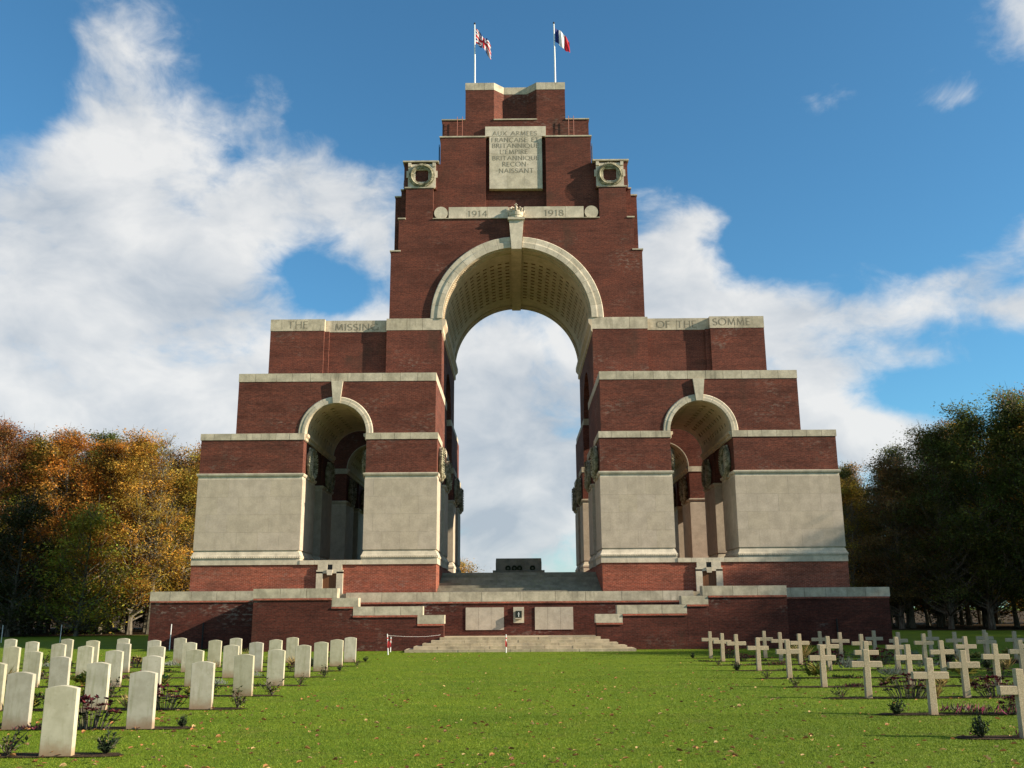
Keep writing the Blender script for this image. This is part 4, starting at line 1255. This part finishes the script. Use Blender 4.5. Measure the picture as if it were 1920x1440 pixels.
def put_tree(kind, v, x, y, sc, colname, label, group, name='tree', rz=None, sz=None):
    tm, cm = kind[v % len(kind)]
    if kind is BARE: sc = skyline(x, y, 2, 17) if sc > .85 else skyline(x, y, 2, 17) * .8; sz = sc
    if kind is BE and 70 < y < 100 and abs(x) < 52: sc = skyline(x, y, sc, [16, 17, 15, 18][v % 4]); sz = sc
    e = thing(name, label, 'tree', (x, y, 0), group)
    e.scale = (max(sc, .85) if kind is BE else sc, max(sc, .85) if kind is BE else sc, sz or sc); e.rotation_euler.z = random.uniform(0, 6.28) if rz is None else rz
    o = bpy.data.objects.new('trunk', tm); C.objects.link(o); o.parent = e
    o = bpy.data.objects.new('crown', cm); C.objects.link(o); o.parent = e
    c = COLS[colname]; k = random.uniform(.85, 1.15); o.color = (c[0] * k, c[1] * k * random.uniform(.92, 1.08), c[2] * k, 1)


def px(x, y): return 960 + (x + .16) / y * 1780


# front edge of the left wood, left to right
LF = [(-44.5, 76, 1.02, 'rust orange'), (-41.3, 75, .97, 'copper red'), (-38.2, 76.5, 1.0, 'yellow green'), (-35.4, 75, .93, 'rust orange'), (-32.6, 76, .95, 'rust orange'), (-29.6, 74.6, .90, 'golden brown'), (-26.9, 77.5, .86, 'golden brown')]
for i, (x, y, s, c) in enumerate(LF):
    put_tree(BE, i, x, y, s, c, '%s tree, %s from the left on the edge of the left wood' % (c, ORD1[i]), 'trees of the left wood')
LB = [(-47, 82, 1.1, 'golden brown'), (-43, 83, 1.1, 'rust orange'), (-39.5, 82, 1.08, 'copper red'), (-36.5, 83.5, 1.05, 'olive green'), (-33.2, 82, 1.04, 'rust orange'), (-30, 83, 1.0, 'dull brown'), (-27.2, 84.5, .95, 'rust orange'), (-24, 86, .80, 'golden brown'),
      (-50, 89, 1.1, 'rust orange'), (-45, 90, 1.1, 'dull brown'), (-40.5, 91, 1.1, 'golden brown'), (-35.5, 90, 1.08, 'rust orange'), (-31, 91, 1.0, 'golden brown')]
for i, (x, y, s, c) in enumerate(LB):
    put_tree(BE, i + 1, x, y, s, c, '%s tree, %s from the left in the %s row of the left wood' % (c, ORD1[i if i < 8 else i - 8], 'second' if i < 8 else 'third'), 'trees of the left wood')
put_tree(BARE, 0, -28.4, 75.2, .92, 'golden brown', 'nearly bare tall pale-trunked tree beside the left end of the memorial', 'trees of the left wood')
put_tree(BARE, 0, -33.5, 79, 1.1, 'rust orange', 'nearly bare tree with thin twigs rising above the left wood', 'trees of the left wood')
put_tree(BUSH, 1, -31.8, 70.5, 1.12, 'yellow green', 'rounded yellow green small tree before the left wood', 'small trees before the left wood', 'small_tree')
put_tree(BUSH, 1, -36.4, 69.8, 1.18, 'dark green', 'dark green small tree before the left wood, next to the yellow green one', 'small trees before the left wood', 'small_tree')
put_tree(BUSH, 0, -40.8, 70.2, 1.25, 'dark green', 'dark green small tree at the left edge of the photo', 'small trees before the left wood', 'small_tree')
# right wood
RF = [(27.6, 80, .80, 'golden brown'), (30.2, 77, .88, 'dull brown'), (33.0, 75, .97, 'olive green'), (35.8, 74, 1.04, 'olive green'), (38.6, 73, 1.10, 'olive green'), (41.6, 72, 1.16, 'golden brown'), (44.8, 71.5, 1.18, 'olive green')]
for i, (x, y, s, c) in enumerate(RF):
    put_tree(BE, i + 2, x, y, s, c, '%s tree, %s from the memorial on the edge of the right wood' % (c, ORD1[i]), 'trees of the right wood')
RB = [(26.2, 87, .82, 'golden brown'), (29.0, 85, .9, 'olive green'), (32.2, 83, 1.02, 'olive green'), (35.4, 82, 1.08, 'dull brown'), (38.8, 81, 1.14, 'golden brown'), (42.4, 80, 1.16, 'olive green'), (46.5, 80, 1.2, 'golden brown'),
      (31, 91, 1.0, 'dull brown'), (36, 90, 1.1, 'olive green'), (41, 89, 1.15, 'dull brown'), (46, 88, 1.2, 'golden brown')]
for i, (x, y, s, c) in enumerate(RB):
    put_tree(BE, i, x, y, s, c, '%s tree, %s from the memorial in the %s row of the right wood' % (c, ORD1[i if i < 7 else i - 7], 'second' if i < 7 else 'third'), 'trees of the right wood')
put_tree(BARE, 0, 31.8, 79, 1.02, 'dull brown', 'nearly bare twiggy tree on the shoulder of the right wood', 'trees of the right wood')
put_tree(BARE, 0, 40.5, 76, 1.18, 'dull brown', 'nearly bare twiggy tree near the right edge of the photo', 'trees of the right wood')
# slender half-bare young trees inside both woods
SL = []
for i in range(26):
    left = i < 13; k = i % 13
    y = 78.5 + (k * 53 % 17); q = .345 + .018 * k
    SL.append((-q * y if left else q * y, y))
    put_tree(BARE, 0, SL[-1][0], y, .8, 'dull brown', 'slender half-bare young tree, %s from the memorial inside the %s wood' % (ORD1[k], 'left' if left else 'right'), 'young trees inside the %s wood' % ('left' if left else 'right'))
# the wood goes on to the right, out of the picture, and throws its shade over the back rows
RO = [(49, 68, 1.15), (53, 62, 1.15), (48, 60, 1.1), (51, 54, 1.15), (47, 50, 1.12), (51, 47, 1.2), (47, 43.5, 1.2), (52, 40, 1.25), (47, 38, 1.2), (52, 34, 1.25), (47.5, 32.5, 1.15), (52, 28.5, 1.2), (47, 27, 1.1), (51, 23, 1.1), (46.5, 21.5, 1.0), (48.5, 18, .95),
      (50, 74, 1.2), (56, 70, 1.2), (57, 56, 1.2), (57, 47, 1.2), (52, 80, 1.2), (57, 63, 1.2)]
for i, (x, y, s) in enumerate(RO):
    put_tree(BE, i, x, y, s, ['olive green', 'golden brown', 'dull brown'][i % 3], 'autumn tree of the right wood beyond the right edge of the photo', 'trees beyond the right edge')
# deep, dim back of both woods: undergrowth and more trunks
UG = [(-23, 97, 1.0), (-28, 99, 1.1), (-33, 98, 1.0), (-38, 100, 1.2), (-43.5, 99, 1.1), (-49, 100, 1.2), (-55, 99, 1.2), (27, 99, 1.0), (32, 98, 1.1), (37, 100, 1.1), (42.5, 98, 1.2), (48, 99, 1.2), (54, 97, 1.2)]
for i, (x, y, sc) in enumerate(UG):
    left = x < 0; k = i if left else i - 7
    put_tree(BUSH, i, x, y, sc * 1.3, 'dull brown' if i % 2 else 'dark green', '%s undergrowth tree, %s from the memorial at the back of the %s wood' % ('dull brown' if i % 2 else 'dark green', ORD1[k], 'left' if left else 'right'), 'undergrowth of the woods', 'small_tree')
for i in range(14):
    left = i < 7; k = i % 7
    x = (25 + k * 4.6 + (k % 2)) * (-1 if left else 1); y = 94 + (k * 37 % 5)
    put_tree(BE, i, x, y, .95 + .05 * (k % 3), ['rust orange', 'dull brown', 'golden brown'][k % 3], '%s tree, %s from the memorial in the fourth row of the %s wood' % (['rust orange', 'dull brown', 'golden brown'][k % 3], ORD1[k], 'left' if left else 'right'), 'trees of the %s wood' % ('left' if left else 'right'))
put_tree(BUSH, 0, -6.3, 104, 1.0, 'golden brown', 'small golden tree far behind, seen through the main arch beside its left pier', 'far trees', 'small_tree')

# ================================================================== GRASS AND LEAVES
rng = np.random.default_rng(3)


def blades(n, y0, y1, hmin, hmax, wmin, wmax):
    # even cover of a wedge of lawn
    Y = np.sqrt(rng.random(n) * (y1 ** 2 - y0 ** 2) + y0 ** 2)
    X = (rng.random(n) * 2 - 1) * (Y * .57 + .8)
    keep = np.ones(n, bool)
    for rows, sgn, xe in ((LROW, -1, 5.05), (RROW, 1, 5.75)):
        for yr in rows: keep &= ~((sgn * X > xe) & (Y > yr - .07) & (Y < yr + .22))
    keep &= ~((Y > 40.5) & (np.abs(X) < 4.8))
    X = X[keep]; Y = Y[keep]; n = len(X)
    h = rng.uniform(hmin, hmax, n); wd = rng.uniform(wmin, wmax, n); a = rng.random(n) * 6.283
    lx = rng.normal(0, .8, n) * h; ly = rng.normal(0, .8, n) * h
    v = np.zeros((n, 3, 3), np.float32)
    v[:, 0] = np.stack([X - np.cos(a) * wd / 2, Y - np.sin(a) * wd / 2, np.full(n, -.002)], 1)
    v[:, 1] = np.stack([X + np.cos(a) * wd / 2, Y + np.sin(a) * wd / 2, np.full(n, -.002)], 1)
    v[:, 2] = np.stack([X + lx, Y + ly, h], 1)
    return v


V = np.concatenate([blades(420000, 9.5, 17, .006, .022, .004, .008), blades(260000, 17, 28, .008, .026, .006, .011), blades(120000, 28, 46, .010, .03, .009, .016)])
n = len(V)
me = bpy.data.meshes.new('grass')
me.vertices.add(3 * n); me.vertices.foreach_set('co', V.reshape(-1))
me.loops.add(3 * n); me.loops.foreach_set('vertex_index', np.arange(3 * n, dtype=np.int32))
me.polygons.add(n); me.polygons.foreach_set('loop_start', np.arange(0, 3 * n, 3, dtype=np.int32)); me.polygons.foreach_set('loop_total', np.full(n, 3, np.int32))
me.update()
tv = rng.uniform(.74, 1.26, n); dry = rng.random(n) < .05
tc = np.stack([tv * np.where(dry, 2.0, 1), tv * np.where(dry, 1.2, 1), tv * np.where(dry, 2.0, 1)], 1)
setcol(me, tc); me.materials.append(MATS['grass_blade'])
o = bpy.data.objects.new('grass', me); C.objects.link(o)
tag(o, 'short mown green grass of the cemetery lawn', 'grass', kind='stuff')

random.seed(77)
vs = []; fs = []; cs = []
for i in range(2300):
    Y = random.uniform(10.2, 40) if random.random() < .5 else 10.2 + 13 * random.random() ** 1.5
    X = random.uniform(-1, 1) * (Y * .56)
    clump = mnoise.noise((X * .35, Y * .35, 3.0))
    if clump < random.uniform(-.6, .25): continue
    if abs(X) < 4.8 and Y > 40.4: continue
    s = random.uniform(.020, .045); a = random.uniform(0, 6.28); z = random.uniform(.02, .045)
    ux, uy = math.cos(a), math.sin(a); c = random.uniform(.2, 1.0) * s
    o_ = len(vs)
    P5 = [(-1, 0, .0), (-.3, .62, c * .8), (.5, .5, c), (1.1, 0, c * .3), (.5, -.5, c * .9), (-.3, -.62, c * .6), (0, 0, 0)]
    for p, q, h in P5: vs.append((X + (ux * p - uy * q) * s, Y + (uy * p + ux * q) * s, z + h))
    k = random.random(); col = (.32, .15, .055) if k < .5 else ((.44, .29, .13) if k < .8 else (.16, .075, .035))
    for f in ((0, 6, 1), (1, 6, 2), (2, 6, 3), (3, 6, 4), (4, 6, 5), (5, 6, 0)):
        fs.append(tuple(o_ + e for e in f)); cs.append(jc(col, .2))
m = MB(); m.v = vs; m.f = fs; m.mi = [0] * len(fs)
o = m.build('fallen_leaves', 'dead_leaf', fix=False); setcol(o.data, cs)
tag(o, 'brown and tan fallen leaves scattered over the lawn', 'leaves', kind='stuff')
